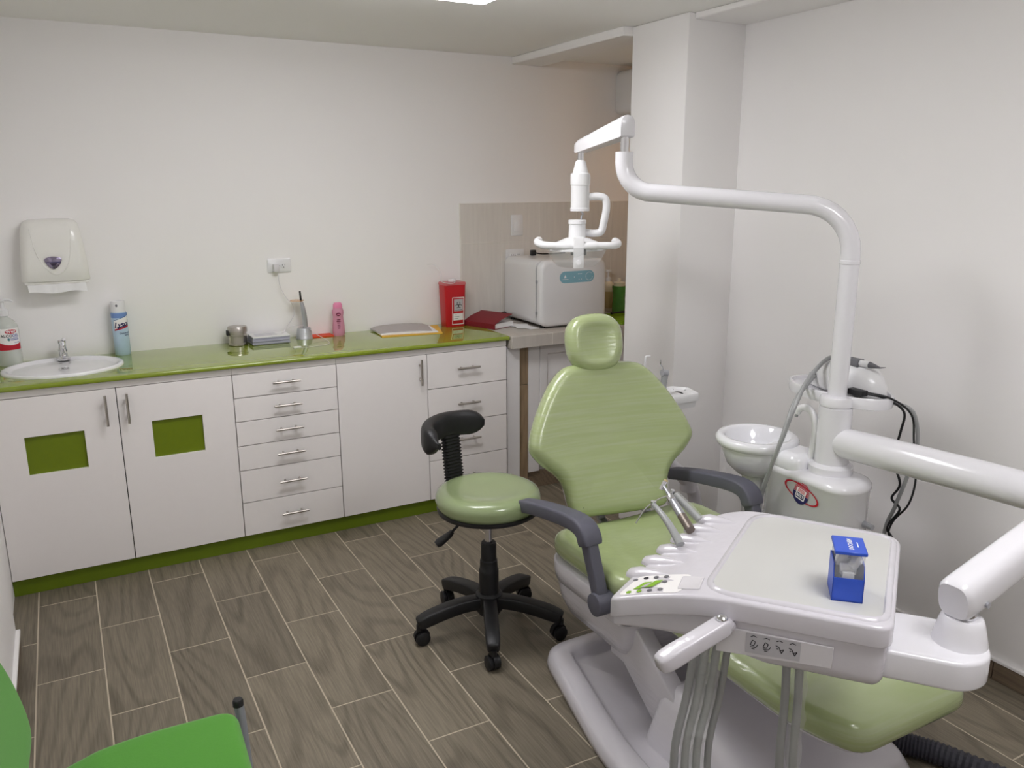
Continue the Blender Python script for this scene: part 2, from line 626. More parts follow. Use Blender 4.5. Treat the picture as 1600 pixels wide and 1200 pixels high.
structure(B().box(2.265, 2.455, YC1, YB, 2.262, HC).obj('ceiling_beam', wall_paint, bevel=0.004, seg=1),
          'shallow white beam from the column to the back wall')
structure(B().box(XA + 0.03, XR, YF, YC0, 2.275, HC).obj('ceiling_beam', wall_paint, bevel=0.004, seg=1),
          'shallow white beam along the top of the right wall')
structure(B().box(XR + 0.1, 5.0, YC1 - 0.12, YC1, 0, 2.6).obj('wall_alcove_front', wall_paint, smooth=False))
structure(B().box(4.4, 4.5, YC1, YB, 0, 2.6).obj('wall_alcove_side', wall_paint, smooth=False))

# tiled splashback of the alcove, tile by tile
gb = B().box(1.937, 3.7, YB - 0.0088, YB, HT - 0.02, 1.532).obj('splashback_grout', tile_grout, wall_back, smooth=False)
for i in range(7):
    xa = 1.94 + 0.251 * i
    for z0, z1 in ((0.88, 1.3135), (1.3165, 1.53)):
        o = B().box(xa + 0.0012, xa + 0.2498, YB - 0.010, YB - 0.003, z0, z1).obj('wall_tile', wall_tile_m, wall_back,
                                                                             bevel=0.001, seg=1)
# skirtings
sk = structure(B().box(XR - 0.004, XR, -3.4, YC0, 0, 0.068).obj('baseboard_right', grout, smooth=False),
               'dark wood-look tile skirting along the right wall')
sm = tile_mesh('skirting_tile', 0.010, 0.597, 0.066, skirt_wood)
for k in range(4):
    o = link('skirting_tile', sm, sk)
    o.location = (XR - 0.008, -2.25 + 0.3 + 0.6 * k - 0.6, 0.067)
B().box(XR - 0.016, XR, -3.4, YC0, 0.067, 0.079).obj('trim', wall_paint, sk, bevel=0.002, seg=1)
o = link('skirting_tile', sm, sk)
o.location = (XR - 0.008, -3.15, 0.067)
sl = structure(B().box(-0.297, -0.287, -3.4, -0.43, 0, 0.062).obj('baseboard_left', skirt_wood, smooth=False),
               'skirting on the left wall')
B().box(-0.297, -0.282, -3.4, -0.43, 0.062, 0.074).obj('trim', wall_paint, sl, bevel=0.002, seg=1)

# ------------------------------------------------------------------ ceiling lights
def ceiling_panel(x0, x1, y0, y1, label):
    t = thing('ceiling_light', label, 'light', ((x0 + x1) / 2, (y0 + y1) / 2, HC), 'ceiling light panels')
    o = rrect(x0, x1, y0, y1, 0.02)
    i = rrect(x0 + 0.012, x1 - 0.012, y0 + 0.012, y1 - 0.012, 0.012)
    B().rings([[(x, y, HC) for x, y in o], [(x, y, HC - 0.008) for x, y in o], [(x, y, HC - 0.01) for x, y in i],
               [(x, y, HC - 0.006) for x, y in i]], cap=False).obj('frame', white_plastic, t)
    B().rings([[(x, y, HC - 0.008) for x, y in i], [(x, y, HC - 0.055) for x, y in i], [(x, y, HC - 0.064) for x, y in offset(ccw(i), -0.009)]]).obj(
        'diffuser', lamp_glow, t)
    return t


ceiling_panel(0.47, 1.405, -1.29, -0.885, 'lit ceiling panel at the top edge of the photo')
ceiling_panel(1.05, 1.66, -3.55, -2.94, 'lit ceiling panel above the camera end of the room, out of frame')

# warm lamp in the alcove, hidden by the column
t = thing('ceiling_lamp', 'warm round ceiling lamp in the alcove behind the column', 'light', (3.35, 0.0, HC))
B().lathe([(0.0, HC), (0.15, HC), (0.15, HC - 0.02), (0.13, HC - 0.025)], (3.35, 0.0, 0)).obj('frame', white_plastic, t)
B().lathe([(0.128, HC - 0.02), (0.12, HC - 0.045), (0.07, HC - 0.065), (0.0, HC - 0.07)], (3.35, 0.0, 0)).obj('diffuser', warm_glow, t)

# wall unit seen behind the column
t = thing('wall_heater', 'white rounded wall box high up behind the column', 'appliance', (2.98, 0.40, 1.9))
B().rings([[(x, y, z) for x, z in [(x_, z_) for x_, z_ in ccw(rrect(2.955, 3.4, 2.025, 2.27, 0.04))]]
           for y in (0.30, YB)]).obj('body', white_plastic, t, bevel=0.006)
B().box(3.0, 3.36, 0.297, 0.302, 2.05, 2.062).obj('vent_slot', ink_grey, t)

# ================================================================== CABINETS
FT, FB = 0.829, 0.072       # top and bottom of the fronts
TH = 0.019                  # front thickness: y from 0 to TH


def bar_handle_mesh(length):
    b = B()
    b.cyl((-length / 2, 0, 0), (length / 2, 0, 0), 0.0055, n=12)
    for s in (-1, 1):
        b.cyl((s * length * 0.27, 0, 0), (s * length * 0.27, 0.03, 0), 0.0042, n=10)
    o = b.obj('handle', steel)
    me = o.data
    bpy.data.objects.remove(o, do_unlink=True)
    return me


def bar_handle_mesh_v(length):
    me = bar_handle_mesh(length)
    me.transform(Matrix.Rotation(PI / 2, 4, 'Y'))
    return me


H_DRAW = bar_handle_mesh(0.123)
H_DOOR = bar_handle_mesh_v(0.128)
GAP = 0.0018


def front(name, x0, x1, z0, z1, parent, hole=None):
    x0, x1, z0, z1 = x0 + GAP, x1 - GAP, z0 + GAP, z1 - GAP
    if not hole:
        return B().box(x0, x1, 0, TH, z0, z1).obj(name, white_lam, parent, bevel=0.0008, seg=1)
    hx0, hx1, hz0, hz1 = hole
    o = [(x0, z0), (x1, z0), (x1, z1), (x0, z1)]
    i = [(hx0, hz0), (hx1, hz0), (hx1, hz1), (hx0, hz1)]
    b = B()
    b.rings([[(x, TH, z) for x, z in o], [(x, 0, z) for x, z in o], [(x, 0, z) for x, z in i], [(x, TH, z) for x, z in i]],
            closed=True)
    return b.obj(name, white_lam, parent, bevel=0.0006, seg=1)


def handle(me, x, z, parent):
    o = link('handle', me, parent)
    o.location = (x, -0.03, z)
    o['label'] = 'brushed steel bar handle'
    return o


def carcass(x0, x1, parent):
    b = B()
    b.box(x0 + 0.0005, x0 + 0.016, TH + 0.001, 0.48, FB, 0.858)
    b.box(x1 - 0.016, x1 - 0.0005, TH + 0.001, 0.48, FB, 0.858)
    b.box(x0 + 0.016, x1 - 0.016, TH + 0.001, 0.48, FB, FB + 0.016)
    b.box(x0 + 0.016, x1 - 0.016, 0.47, 0.48, FB, 0.858)
    b.box(x0 + 0.016, x1 - 0.016, TH + 0.003, TH + 0.006, FB, 0.82)
    b.obj('body', gap_dark, parent, smooth=False)
    B().box(x0 + 0.0005, x1 - 0.0005, 0.004, 0.022, FT + 0.001, 0.858).obj('top_rail', white_lam, parent, bevel=0.0006, seg=1)


XS = [-0.322, 0.138, 0.597, 1.062, 1.514, 1.956]
c1 = thing('sink_cabinet', 'white two-door cabinet with lime square insets below the washbasin', 'cabinet', (0.138, 0.2, 0), 'built-in cabinets')
carcass(XS[0], XS[2], c1)
for x0, x1, hole, hx in ((XS[0], XS[1], (-0.206, 0.006, 0.509, 0.667), 0.094), (XS[1], XS[2], (0.26, 0.462, 0.508, 0.670), 0.174)):
    d = front('door', x0, x1, FB, FT, c1, hole)
    p = B().box(hole[0] - 0.001, hole[1] + 0.001, 0.012, 0.018, hole[2] - 0.001, hole[3] + 0.001).obj('inset_panel', green_panel, d, smooth=False)
    p['label'] = 'recessed lime green square'
    handle(H_DOOR, hx, 0.743, d)
c2 = thing('drawer_cabinet', 'white cabinet of six drawers between the two door cabinets', 'cabinet', (0.83, 0.2, 0), 'built-in cabinets')
carcass(XS[2], XS[3], c2)
zs = [FT, 0.722, 0.614, 0.501, 0.386, 0.232, FB]
for z1, z0 in zip(zs, zs[1:]):
    d = front('drawer', XS[2], XS[3], z0, z1, c2)
    handle(H_DRAW, 0.826, (z0 + z1) / 2 + 0.004, d)
c3 = thing('door_cabinet', 'white single-door cabinet with a plain door', 'cabinet', (1.29, 0.2, 0), 'built-in cabinets')
carcass(XS[3], XS[4], c3)
d = front('door', XS[3], XS[4], FB, FT, c3)
handle(H_DOOR, 1.475, 0.747, d)
c4 = thing('drawer_cabinet', 'white cabinet of four deep drawers behind the black stool back', 'cabinet', (1.735, 0.2, 0), 'built-in cabinets')
carcass(XS[4], XS[5], c4)
zs = [FT, 0.651, 0.467, 0.277, FB]
for z1, z0 in zip(zs, zs[1:]):
    d = front('drawer', XS[4], XS[5], z0, z1, c4)
    handle(H_DRAW, 1.728, (z0 + z1) / 2 + 0.004, d)
tag(B().box(XS[0], XS[5], 0.016, 0.034, 0, FB - 0.001).obj('plinth', green_kick, bevel=0.001, seg=1),
    'lime green plinth running under the white cabinets', 'plinth')
# worktop with a hole-free slab; the basin sits in it on its rim
b = B()
prof = [(-0.02, 0.866), (-0.02, 0.874), (-0.0175, 0.879), (-0.012, 0.8805), (YB, 0.8805), (YB, 0.86), (-0.014, 0.86), (-0.0185, 0.862)]
b.rings([[(x, y, z) for y, z in prof] for x in (XL, 1.964)])
wt = tag(b.obj('worktop', green_gloss, angle=50), 'glossy lime green worktop over the white cabinets', 'worktop')

# ------------------------------------------------------------------ kitchen counter in the alcove
t = thing('stone_counter', 'thick grey stone-tiled counter carrying the white steriliser', 'counter', (2.6, 0.2, 0))
b = B().box(1.968, 3.9, -0.035, YB - 0.011, 0.815, 0.8795)
b.obj('slab', stone, t, bevel=0.002, seg=1)
for xj in (2.21, 2.77, 3.33):
    B().box(xj - 0.001, xj + 0.001, -0.0358, YB - 0.011, 0.816, 0.8798).obj('grout_joint', tile_grout, t, smooth=False)
t = thing('kitchen_cabinet', 'white panelled cabinet under the stone counter', 'cabinet', (2.6, 0.2, 0))
B().box(2.11, 3.9, 0.075, 0.48, 0.0, 0.814).obj('body', white_frame, t, smooth=False)
B().box(1.968, 2.045, 0.02, 0.48, 0, 0.814).obj('pier', white_frame, t, bevel=0.002, seg=1)
p = B().box(2.046, 2.108, 0.05, 0.48, 0, 0.814).obj('pier', grout, t, smooth=False)
for z0, z1 in ((0.0, 0.598), (0.602, 0.813)):
    B().box(2.047, 2.107, 0.042, 0.05, z0, z1).obj('wood_tile', pier_wood, p, bevel=0.001, seg=1)
for x0, x1 in ((2.11, 2.18), (2.7, 2.745), (3.28, 3.33)):
    B().box(x0, x1, 0.045, 0.075, 0.10, 0.814).obj('stile', white_frame, t, bevel=0.002, seg=1)
for x0, x1 in ((2.183, 2.697), (2.748, 3.277)):
    d = B()
    o_ = [(x0, 0.13), (x1, 0.13), (x1, 0.80), (x0, 0.80)]
    def ins(k): return [(x0 + k, 0.13 + k), (x1 - k, 0.13 + k), (x1 - k, 0.80 - k), (x0 + k, 0.80 - k)]
    d.rings([[(x, 0.074, z) for x, z in o_], [(x, 0.05, z) for x, z in ins(0.0)], [(x, 0.047, z) for x, z in ins(0.004)], [(x, 0.047, z) for x, z in ins(0.045)],
             [(x, 0.056, z) for x, z in ins(0.055)], [(x, 0.056, z) for x, z in ins(0.062)], [(x, 0.049, z) for x, z in ins(0.085)]])
    d.obj('door', white_frame, t, angle=20)
B().box(2.11, 3.9, 0.062, 0.075, 0.0, 0.095).obj('skirting_tile', skirt_wood, t, bevel=0.001, seg=1)


# ================================================================== THINGS ON AND OVER THE WORKTOP
ZT = 0.8806
# washbasin: oval drop-in rim with bowl
t = thing('washbasin', 'oval white ceramic drop-in washbasin at the left end of the worktop', 'sink', (-0.035, 0.255, ZT))
cx, cy, rx, ry = -0.038, 0.262, 0.232, 0.205
R = []
for k, z in ((1.0, 0.0), (1.0, 0.006), (0.985, 0.011), (0.95, 0.013), (0.90, 0.010), (0.865, 0.002), (0.82, -0.002 + 0.002), (0.6, 0.0015), (0.3, 0.0008), (0.04, 0.0005)):
    R.append([(cx + rx * k * math.cos(2 * PI * j / 64), cy + ry * k * math.sin(2 * PI * j / 64) - (0.03 * (1 - k)), ZT + z) for j in range(64)])
basin = B().rings(R).obj('basin', ceramic, t, angle=60)
B().lathe([(0.0, 0.0), (0.02, 0.0), (0.02, 0.003), (0.0, 0.004)], (cx, cy - 0.03, ZT + 0.0012), n=24).obj('drain', chrome, t)
flat([(-0.036, 0.3445), (0.0, 0.3445), (0.0, 0.3465), (-0.036, 0.3465)], lambda x, y: (x, y, ZT + 0.0064), label_grey, 'print_line', t)
flat(ellipse(-0.048, 0.345, 0.006, 0.005, 12), lambda x, y: (x, y, ZT + 0.0064), ink_grey, 'emblem', t)
# tap
t = thing('tap', 'short chrome tap behind the washbasin', 'tap', (-0.035, 0.425, ZT + 0.01))
B().lathe([(0.0, 0), (0.027, 0), (0.027, 0.008), (0.018, 0.016), (0.016, 0.034), (0.019, 0.042), (0.016, 0.052), (0.014, 0.07), (0.017, 0.078), (0.016, 0.088), (0.0, 0.09)],
          (-0.035, 0.425, ZT + 0.006), n=24).obj('body', chrome, t)
B().tube(smooth_path([(-0.035, 0.42, ZT + 0.045), (-0.033, 0.395, ZT + 0.052), (-0.031, 0.365, ZT + 0.042), (-0.031, 0.355, ZT + 0.03)], 5), [0.010] * 15 + [0.009], n=12).obj('spout', chrome, t)
B().tube([(-0.035, 0.425, ZT + 0.088), (-0.028, 0.405, ZT + 0.1), (-0.024, 0.392, ZT + 0.102)], [0.008, 0.007, 0.006], n=10).obj('lever', chrome, t)


def bottle_wrap(cx, cy, r, ang0):
    """maps a flat label onto a cylinder; x runs round the bottle"""
    return lambda x, z: (cx + r * math.cos(ang0 + x / r), cy + r * math.sin(ang0 + x / r), z)


def wrap_patch(f, x0, x1, z0, z1, m, name, parent, n=12, top=None, bot=None):
    b = B()
    v = []
    for i in range(n + 1):
        x = x0 + (x1 - x0) * i / n
        v.append(f(x, bot(x) if bot else z0))
        v.append(f(x, top(x) if top else z1))
    b.add(v, [(2 * i, 2 * i + 2, 2 * i + 3, 2 * i + 1) for i in range(n)])
    return b.obj(name, m, parent)


# hand gel pump bottle, cut by the left edge of the frame
gx, gy = -0.238, 0.44
t = thing('gel_pump_bottle', 'clear pump bottle of hand gel beside the washbasin', 'bottle', (gx, gy, ZT))
B().lathe([(0.0, 0), (0.044, 0), (0.049, 0.006), (0.049, 0.15), (0.047, 0.17), (0.038, 0.19), (0.02, 0.205), (0.016, 0.21), (0.016, 0.222), (0.0, 0.222)], (gx, gy, ZT), n=36).obj('body', gel_mat, t)
B().lathe([(0.0, 0.215), (0.02, 0.215), (0.02, 0.24), (0.014, 0.245), (0.008, 0.248), (0.008, 0.275), (0.016, 0.277), (0.016, 0.288), (0.0, 0.29)], (gx, gy, ZT), n=24).obj('pump', white_plastic, t)
B().tube([(gx, gy, ZT + 0.282), (gx + 0.03, gy - 0.02, ZT + 0.283), (gx + 0.042, gy - 0.028, ZT + 0.276)], [0.006, 0.005, 0.004], n=10).obj('nozzle', white_plastic, t)
A0 = math.atan2(-3.64 - gy, -gx) + 0.12
f = bottle_wrap(gx, gy, 0.0496, A0)
lab = wrap_patch(f, -0.048, 0.052, ZT + 0.075, ZT + 0.165, label_white, 'label', t, 16)
f2 = bottle_wrap(gx, gy, 0.0501, A0)
wrap_patch(f2, -0.046, 0.051, 0, 0, ink_red, 'red_band', lab, 16, top=lambda x: ZT + 0.094 + 2.5 * (x - 0.012) ** 2 * 2, bot=lambda x: ZT + 0.073)
wrap_patch(f2, 0.012 - 0.0239, 0.012 + 0.0239, 0, 0, ink_red, 'oval', lab, 16, top=lambda x: ZT + 0.152 + 0.0095 * math.sqrt(max(0, 1 - ((x - 0.012) / 0.024) ** 2)), bot=lambda x: ZT + 0.152 - 0.0095 * math.sqrt(max(0, 1 - ((x - 0.012) / 0.024) ** 2)))
f3 = bottle_wrap(gx, gy, 0.0505, A0)
lettering('Weir', 0.019, lambda x, y: f3(0.012 + x, ZT + 0.152 + y), ink_white, lab, bold=0.0004)
lettering('ALCO', 0.0172, lambda x, y: f2(-0.007 + x, ZT + 0.133 + y), ink, lab, bold=0.0003)
lettering('GEL', 0.0172, lambda x, y: f2(0.029 + x, ZT + 0.133 + y), ink_blue, lab, bold=0.0003)
lettering('+', 0.022, lambda x, y: f2(0.0 + x, ZT + 0.117 + y), mat('ink_teal', rgb(40, 120, 120), 0.6), lab, bold=0.001)
for z, x0, x1 in ((0.1235, -0.005, 0.042), (0.119, 0.008, 0.042), (0.1155, 0.008, 0.042), (0.104, 0.02, 0.045)):
    wrap_patch(f2, x0, x1, ZT + z - 0.001, ZT + z + 0.0008, ink_blue, 'print_line', lab, 6)

# spray can
lx, ly = 0.205, 0.455
t = thing('spray_can', 'light blue disinfectant spray can with white cap near the washbasin', 'can', (lx, ly, ZT))
B().lathe([(0.0, 0), (0.031, 0), (0.0335, 0.004), (0.0335, 0.19), (0.031, 0.197), (0.0, 0.197)], (lx, ly, ZT), n=36).obj('body', lysol_blue, t)
B().lathe([(0.0, 0.197), (0.0305, 0.197), (0.0305, 0.24), (0.0285, 0.246), (0.02, 0.247), (0.02, 0.243), (0.0, 0.243)], (lx, ly, ZT), n=36).obj('cap', white_plastic, t)
A0 = math.atan2(-3.64 - ly, -lx)
fc = bottle_wrap(lx, ly, 0.0308, A0)
flat(ellipse(-0.006, ZT + 0.228, 0.005, 0.006, 14), fc, ink_grey, 'nozzle_hole', t)
f = bottle_wrap(lx, ly, 0.0337, A0)
wrap_patch(f, -0.05, 0.05, ZT + 0.172, ZT + 0.194, lysol_top, 'blue_band', t, 18)
wrap_patch(f, -0.026, 0.05, 0, 0, label_white, 'label', t, 18, top=lambda x: ZT + 0.158 + 0.55 * (x + 0.026) * 0.6, bot=lambda x: ZT + 0.122 + 0.22 * (x + 0.026))
f2 = bottle_wrap(lx, ly, 0.0340, A0)
wrap_patch(f2, -0.026, 0.042, 0, 0, ink_red, 'red_swoosh', t, 14, top=lambda x: ZT + 0.121 + 0.24 * (x + 0.026), bot=lambda x: ZT + 0.114 + 0.24 * (x + 0.026))
wrap_patch(f2, -0.012, 0.042, 0, 0, ink_navy, 'navy_swoosh', t, 14, top=lambda x: ZT + 0.1275 + 0.24 * (x + 0.026), bot=lambda x: ZT + 0.1215 + 0.24 * (x + 0.026))
wrap_patch(f2, -0.026, 0.045, 0, 0, ink_navy, 'navy_line', t, 14, top=lambda x: ZT + 0.1615 + 0.33 * (x + 0.026), bot=lambda x: ZT + 0.1600 + 0.33 * (x + 0.026))
lettering('Lysol', 0.035, lambda x, y: bottle_wrap(lx, ly, 0.0344, A0)(0.007 + x, ZT + 0.142 + y + 0.14 * x), ink_navy, t, bold=0.0009, shear=0.25, space=0.9)
lettering('Disinfectant', 0.0105, lambda x, y: f2(0.020 + x, ZT + 0.103 + y + 0.06 * x), ink_navy, t, bold=0.0002)
lettering('Spray', 0.0105, lambda x, y: f2(0.027 + x, ZT + 0.094 + y + 0.06 * x), ink_navy, t, bold=0.0002)

# towel dispenser
t = thing('towel_dispenser', 'cream white paper towel dispenser on the wall above the washbasin', 'dispenser', (-0.02, YB, 1.36))
R = []
sec = [(1.232, 0.128, 0.098, 0.03), (1.236, 0.131, 0.102, 0.035), (1.30, 0.128, 0.107, 0.038), (1.40, 0.119, 0.103, 0.04), (1.45, 0.113, 0.096, 0.045), (1.474, 0.107, 0.086, 0.05), (1.488, 0.095, 0.07, 0.045), (1.494, 0.075, 0.045, 0.03), (1.495, 0.05, 0.03, 0.02)]
DX = -0.022
for z, hw, dp, r in sec:
    pts = []
    for k in range(9):
        a = PI + PI / 2 * k / 8
        pts.append((DX - hw + r + r * math.cos(a), YB - dp + r + r * math.sin(a)))
    for k in range(9):
        a = -PI / 2 + PI / 2 * k / 8
        pts.append((DX + hw - r + r * math.cos(a), YB - dp + r + r * math.sin(a)))
    pts += [(DX + hw, YB), (DX - hw, YB)]
    R.append([(x, y, z) for x, y in pts])
body = B().rings(R).obj('cover', disp_plastic, t, angle=60)
# raised shield outline on the cover front
arc = smooth_path([(-0.088, 1.455), (-0.075, 1.36), (-0.045, 1.29), (-0.005, 1.262), (0.03, 1.285), (0.052, 1.34), (0.066, 1.455)], 6)
yf = lambda z: YB - (0.107 if z < 1.36 else 0.107 - (z - 1.36) * 0.1) + 0.0005
B().tube([(x - 0.012, yf(z), z) for x, z in arc], 0.0015, n=6).obj('shield_ridge', disp_plastic, body)
sh = smooth_path([(-0.033, 0.012), (-0.015, 0.022), (0, 0.024), (0.015, 0.022), (0.033, 0.012), (0.024, -0.012), (0.012, -0.024), (0, -0.03), (-0.012, -0.024), (-0.024, -0.012)], 4, True)
bc = (-0.026, 1.316)
B().prism([(bc[0] + x, bc[1] + z) for x, z in ccw(sh)], 0, 0.006, lambda x, z, h: (x, YB - 0.1065 - h, z)).obj('badge', badge, t, bevel=0.002)
flat([(bc[0] + x, bc[1] + z) for x, z in ((-0.014, -0.004), (0.014, -0.004), (0.009, -0.012), (0, -0.017), (-0.009, -0.012))][::-1], lambda x, z: (x, YB - 0.1135, z), badge_dark, 'badge_window', t)
flat([(bc[0] + x, bc[1] + z) for x, z in ((-0.027, 0.001), (0.027, 0.001), (0.026, -0.002), (-0.026, -0.002))][::-1], lambda x, z: (x, YB - 0.1133, z), ink_navy, 'badge_line', t)
B().box(DX - 0.122, DX + 0.125, YB - 0.092, YB, 1.221, 1.232).obj('base_tray', disp_plastic, t, bevel=0.004)
# towel hanging out
pr = []
N = 14
top_, bot_ = [], []
for k in range(N + 1):
    x = DX - 0.112 + 0.222 * k / N
    pr.append((x, YB - 0.085 + 0.003 * math.sin(k * 1.3)))
b = B()
v = []
for x, y in pr:
    v += [(x, y, 1.223), (x + 0.003, y - 0.01, 1.186 + 0.004 * math.sin(x * 40)), (x + 0.003, y - 0.012, 1.186 + 0.004 * math.sin(x * 40)), (x, y - 0.0025, 1.223)]
n = len(pr)
fcs = []
for i in range(n - 1):
    a, c = 4 * i, 4 * i + 4
    for j in range(4):
        k = (j + 1) % 4
        fcs.append((a + j, a + k, c + k, c + j))
fcs += [(3, 2, 1, 0), tuple(4 * (n - 1) + j for j in range(4))]
b.add(v, fcs)
tag(b.obj('paper_towel', paper), 'white paper towel hanging out of the dispenser', 'towel')

# wall sockets and switch
def socket(x, z, label, plug):
    t = thing('wall_socket', label, 'socket', (x, YB, z))
    y = YB - (0.010 if x > 1.93 else 0)
    B().rings([[(px, yy, pz) for px, pz in ccw(rrect(x - 0.058 + i, x + 0.058 - i, z - 0.034 + i, z + 0.034 - i, 0.006))] for yy, i in ((y, 0), (y - 0.005, 0), (y - 0.007, 0.003))]).obj('plate', white_plastic, t)
    for s in (-1, 1):
        q = B().rings([[(x + s * 0.021 + 0.016 * math.cos(a) * kk, yy, z + 0.016 * kk * math.sin(a)) for a in [2 * PI * j / 20 for j in range(20)]] for yy, kk in ((y - 0.006, 1), (y - 0.009, 1), (y - 0.0095, 0.9))]).obj('outlet', white_plastic, t)
        for dx, dz, hh in ((-0.006, 0.003, 0.004), (0.006, 0.003, 0.004)):
            B().box(x + s * 0.021 + dx - 0.001, x + s * 0.021 + dx + 0.001, y - 0.0100, y - 0.0090, z + dz - hh, z + dz + hh).obj('slot', ink, q, smooth=False)
        B().cyl((x + s * 0.021, y - 0.0100, z - 0.008), (x + s * 0.021, y - 0.009, z - 0.008), 0.0022, n=10).obj('slot', ink, q, smooth=False)
    B().cyl((x, y - 0.0085, z), (x, y - 0.006, z), 0.003, n=10).obj('screw', dull_metal, t)
    return t


socket(0.949, 1.245, 'white double wall socket above the paper stack', True)
socket(2.277, 1.24, 'white double wall socket on the tiles above the steriliser', False)
t = thing('light_switch', 'white rocker light switch on the tiled wall', 'switch', (2.29, YB - 0.01, 1.407))
y = YB - 0.010
B().rings([[(px, yy, pz) for px, pz in ccw(rrect(2.29 - 0.037 + i, 2.29 + 0.037 - i, 1.407 - 0.058 + i, 1.407 + 0.058 - i, 0.006))] for yy, i in ((y, 0), (y - 0.006, 0), (y - 0.008, 0.003))]).obj('plate', white_plastic, t)
B().rings([[(2.27, y - 0.0075, 1.375), (2.31, y - 0.0075, 1.375), (2.31, y - 0.0075, 1.439), (2.27, y - 0.0075, 1.439)], [(2.272, y - 0.012, 1.377), (2.308, y - 0.012, 1.377), (2.308, y - 0.009, 1.437), (2.272, y - 0.009, 1.437)]]).obj('rocker', white_plastic, t, bevel=0.001, seg=1)

# plug adapter and thin cord down to the curing light
CUR = t = thing('curing_light', 'silver curing light in its round charging base, corded to the wall socket', 'lamp', (1.035, 0.435, ZT))
B().box(0.915, 0.942, YB - 0.042, YB - 0.0105, 1.217, 1.254).obj('plug', grey_white, t, bevel=0.004)
cord = smooth_path([(0.935, YB - 0.03, 1.217), (0.94, YB - 0.03, 1.15), (0.965, YB - 0.03, 1.09), (0.995, YB - 0.03, 1.05), (0.998, YB - 0.035, 1.0), (0.965, YB - 0.045, 0.955), (0.925, 0.42, 0.925), (0.922, 0.41, 0.918), (0.95, 0.42, 0.943), (1.0, 0.43, 0.951), (1.04, 0.425, 0.945), (1.085, 0.38, 0.905), (1.115, 0.30, 0.8835), (1.09, 0.22, 0.8825), (1.02, 0.2, 0.8825), (0.985, 0.195, 0.8825), (0.955, 0.205, 0.8825)], 6)
B().tube(cord, 0.0016, n=6).obj('cord', grey_white, t)
B().tube([(0.962, 0.203, 0.886), (0.925, 0.213, 0.886)], 0.005, n=8, sq=(2.0, 1.2)).obj('cable_tie', white_plastic, t) if False else \
    B().box(0.922, 0.958, 0.20, 0.212, 0.8808, 0.889).obj('connector', white_plastic, t, bevel=0.002)

# steel canister
sx_, sy_ = 0.711, 0.425
t = thing('steel_canister', 'small stainless steel cotton canister left of the paper stack', 'canister', (sx_, sy_, ZT))
B().lathe([(0, 0), (0.041, 0), (0.044, 0.003), (0.044, 0.012), (0.042, 0.014), (0.042, 0.045), (0.044, 0.047), (0.044, 0.052), (0.042, 0.054), (0.042, 0.074), (0.0, 0.074)], (sx_, sy_, ZT), n=36).obj('body', steel, t)
B().lathe([(0.0425, 0.066), (0.0455, 0.066), (0.0455, 0.088), (0.043, 0.092), (0, 0.093)], (sx_, sy_, ZT), n=36).obj('lid', steel, t)
B().box(sx_ - 0.052, sx_ - 0.044, sy_ - 0.012, sy_ + 0.012, ZT + 0.05, ZT + 0.075).obj('clasp', black_plastic, t, bevel=0.002)

# stack of papers, leaf bundles slightly askew
t = thing('paper_stack', 'stack of leaflets beside the steel canister', 'paper', (0.86, 0.40, ZT))
z = ZT
for k in range(9):
    dx, dy = rnd.uniform(-0.004, 0.004), rnd.uniform(-0.004, 0.004)
    last = k == 8
    B().box(0.768 + dx, 0.945 + dx, 0.362 + dy, 0.482 + dy, z, z + 0.0042).obj('leaflet', paper if last else paper_blue, t, smooth=False)
    z += 0.0045
for k in range(4):
    flat([(0.79, 0.39 + 0.02 * k), (0.79 + 0.1 + 0.01 * (k % 2), 0.39 + 0.02 * k), (0.79 + 0.1, 0.395 + 0.02 * k), (0.79, 0.395 + 0.02 * k)], lambda x, y: (x, y, z + 0.0003), paper_blue, 'print_line', t)
# curing light
qx, qy = 1.035, 0.435
t = CUR
B().lathe([(0, 0), (0.042, 0), (0.042, 0.005), (0.0405, 0.007), (0.035, 0.05), (0.033, 0.0545), (0, 0.056)], (qx, qy, ZT), n=36, sy=0.85).obj('base', mat('silver_plastic', rgb(190, 192, 196), 0.3, metal=0.5), t)
B().tube(smooth_path([(qx + 0.008, qy, ZT + 0.045), (qx + 0.007, qy, ZT + 0.1), (qx + 0.003, qy, ZT + 0.14), (qx - 0.003, qy, ZT + 0.178), (qx - 0.006, qy, ZT + 0.19)], 4), [0.0125] * 8 + [0.012, 0.0115, 0.011, 0.010, 0.009, 0.008, 0.0065, 0.0055, 0.0055], n=16).obj('wand', dull_metal, t)
B().tube([(qx - 0.006, qy, ZT + 0.188), (qx - 0.009, qy, ZT + 0.24)], [0.0055, 0.0045], n=12).obj('tip', black_plastic, t)
B().lathe([(0.0, 0), (0.034, 0), (0.034, 0.0025), (0.0, 0.0025)], (qx - 0.024, qy + 0.01, ZT + 0.192), n=28).obj('eye_shield', shield_orange, t)
for k in range(3):
    B().lathe([(0, 0), (0.004, 0), (0.003, 0.0015), (0, 0.002)], (0, 0, 0), n=10).xf(Matrix.Translation((qx - 0.002, qy - 0.033 + 0.0022 * k, ZT + 0.02 + 0.011 * k)) @ Matrix.Rotation(PI / 2, 4, 'X')).obj('button', white_plastic, t)
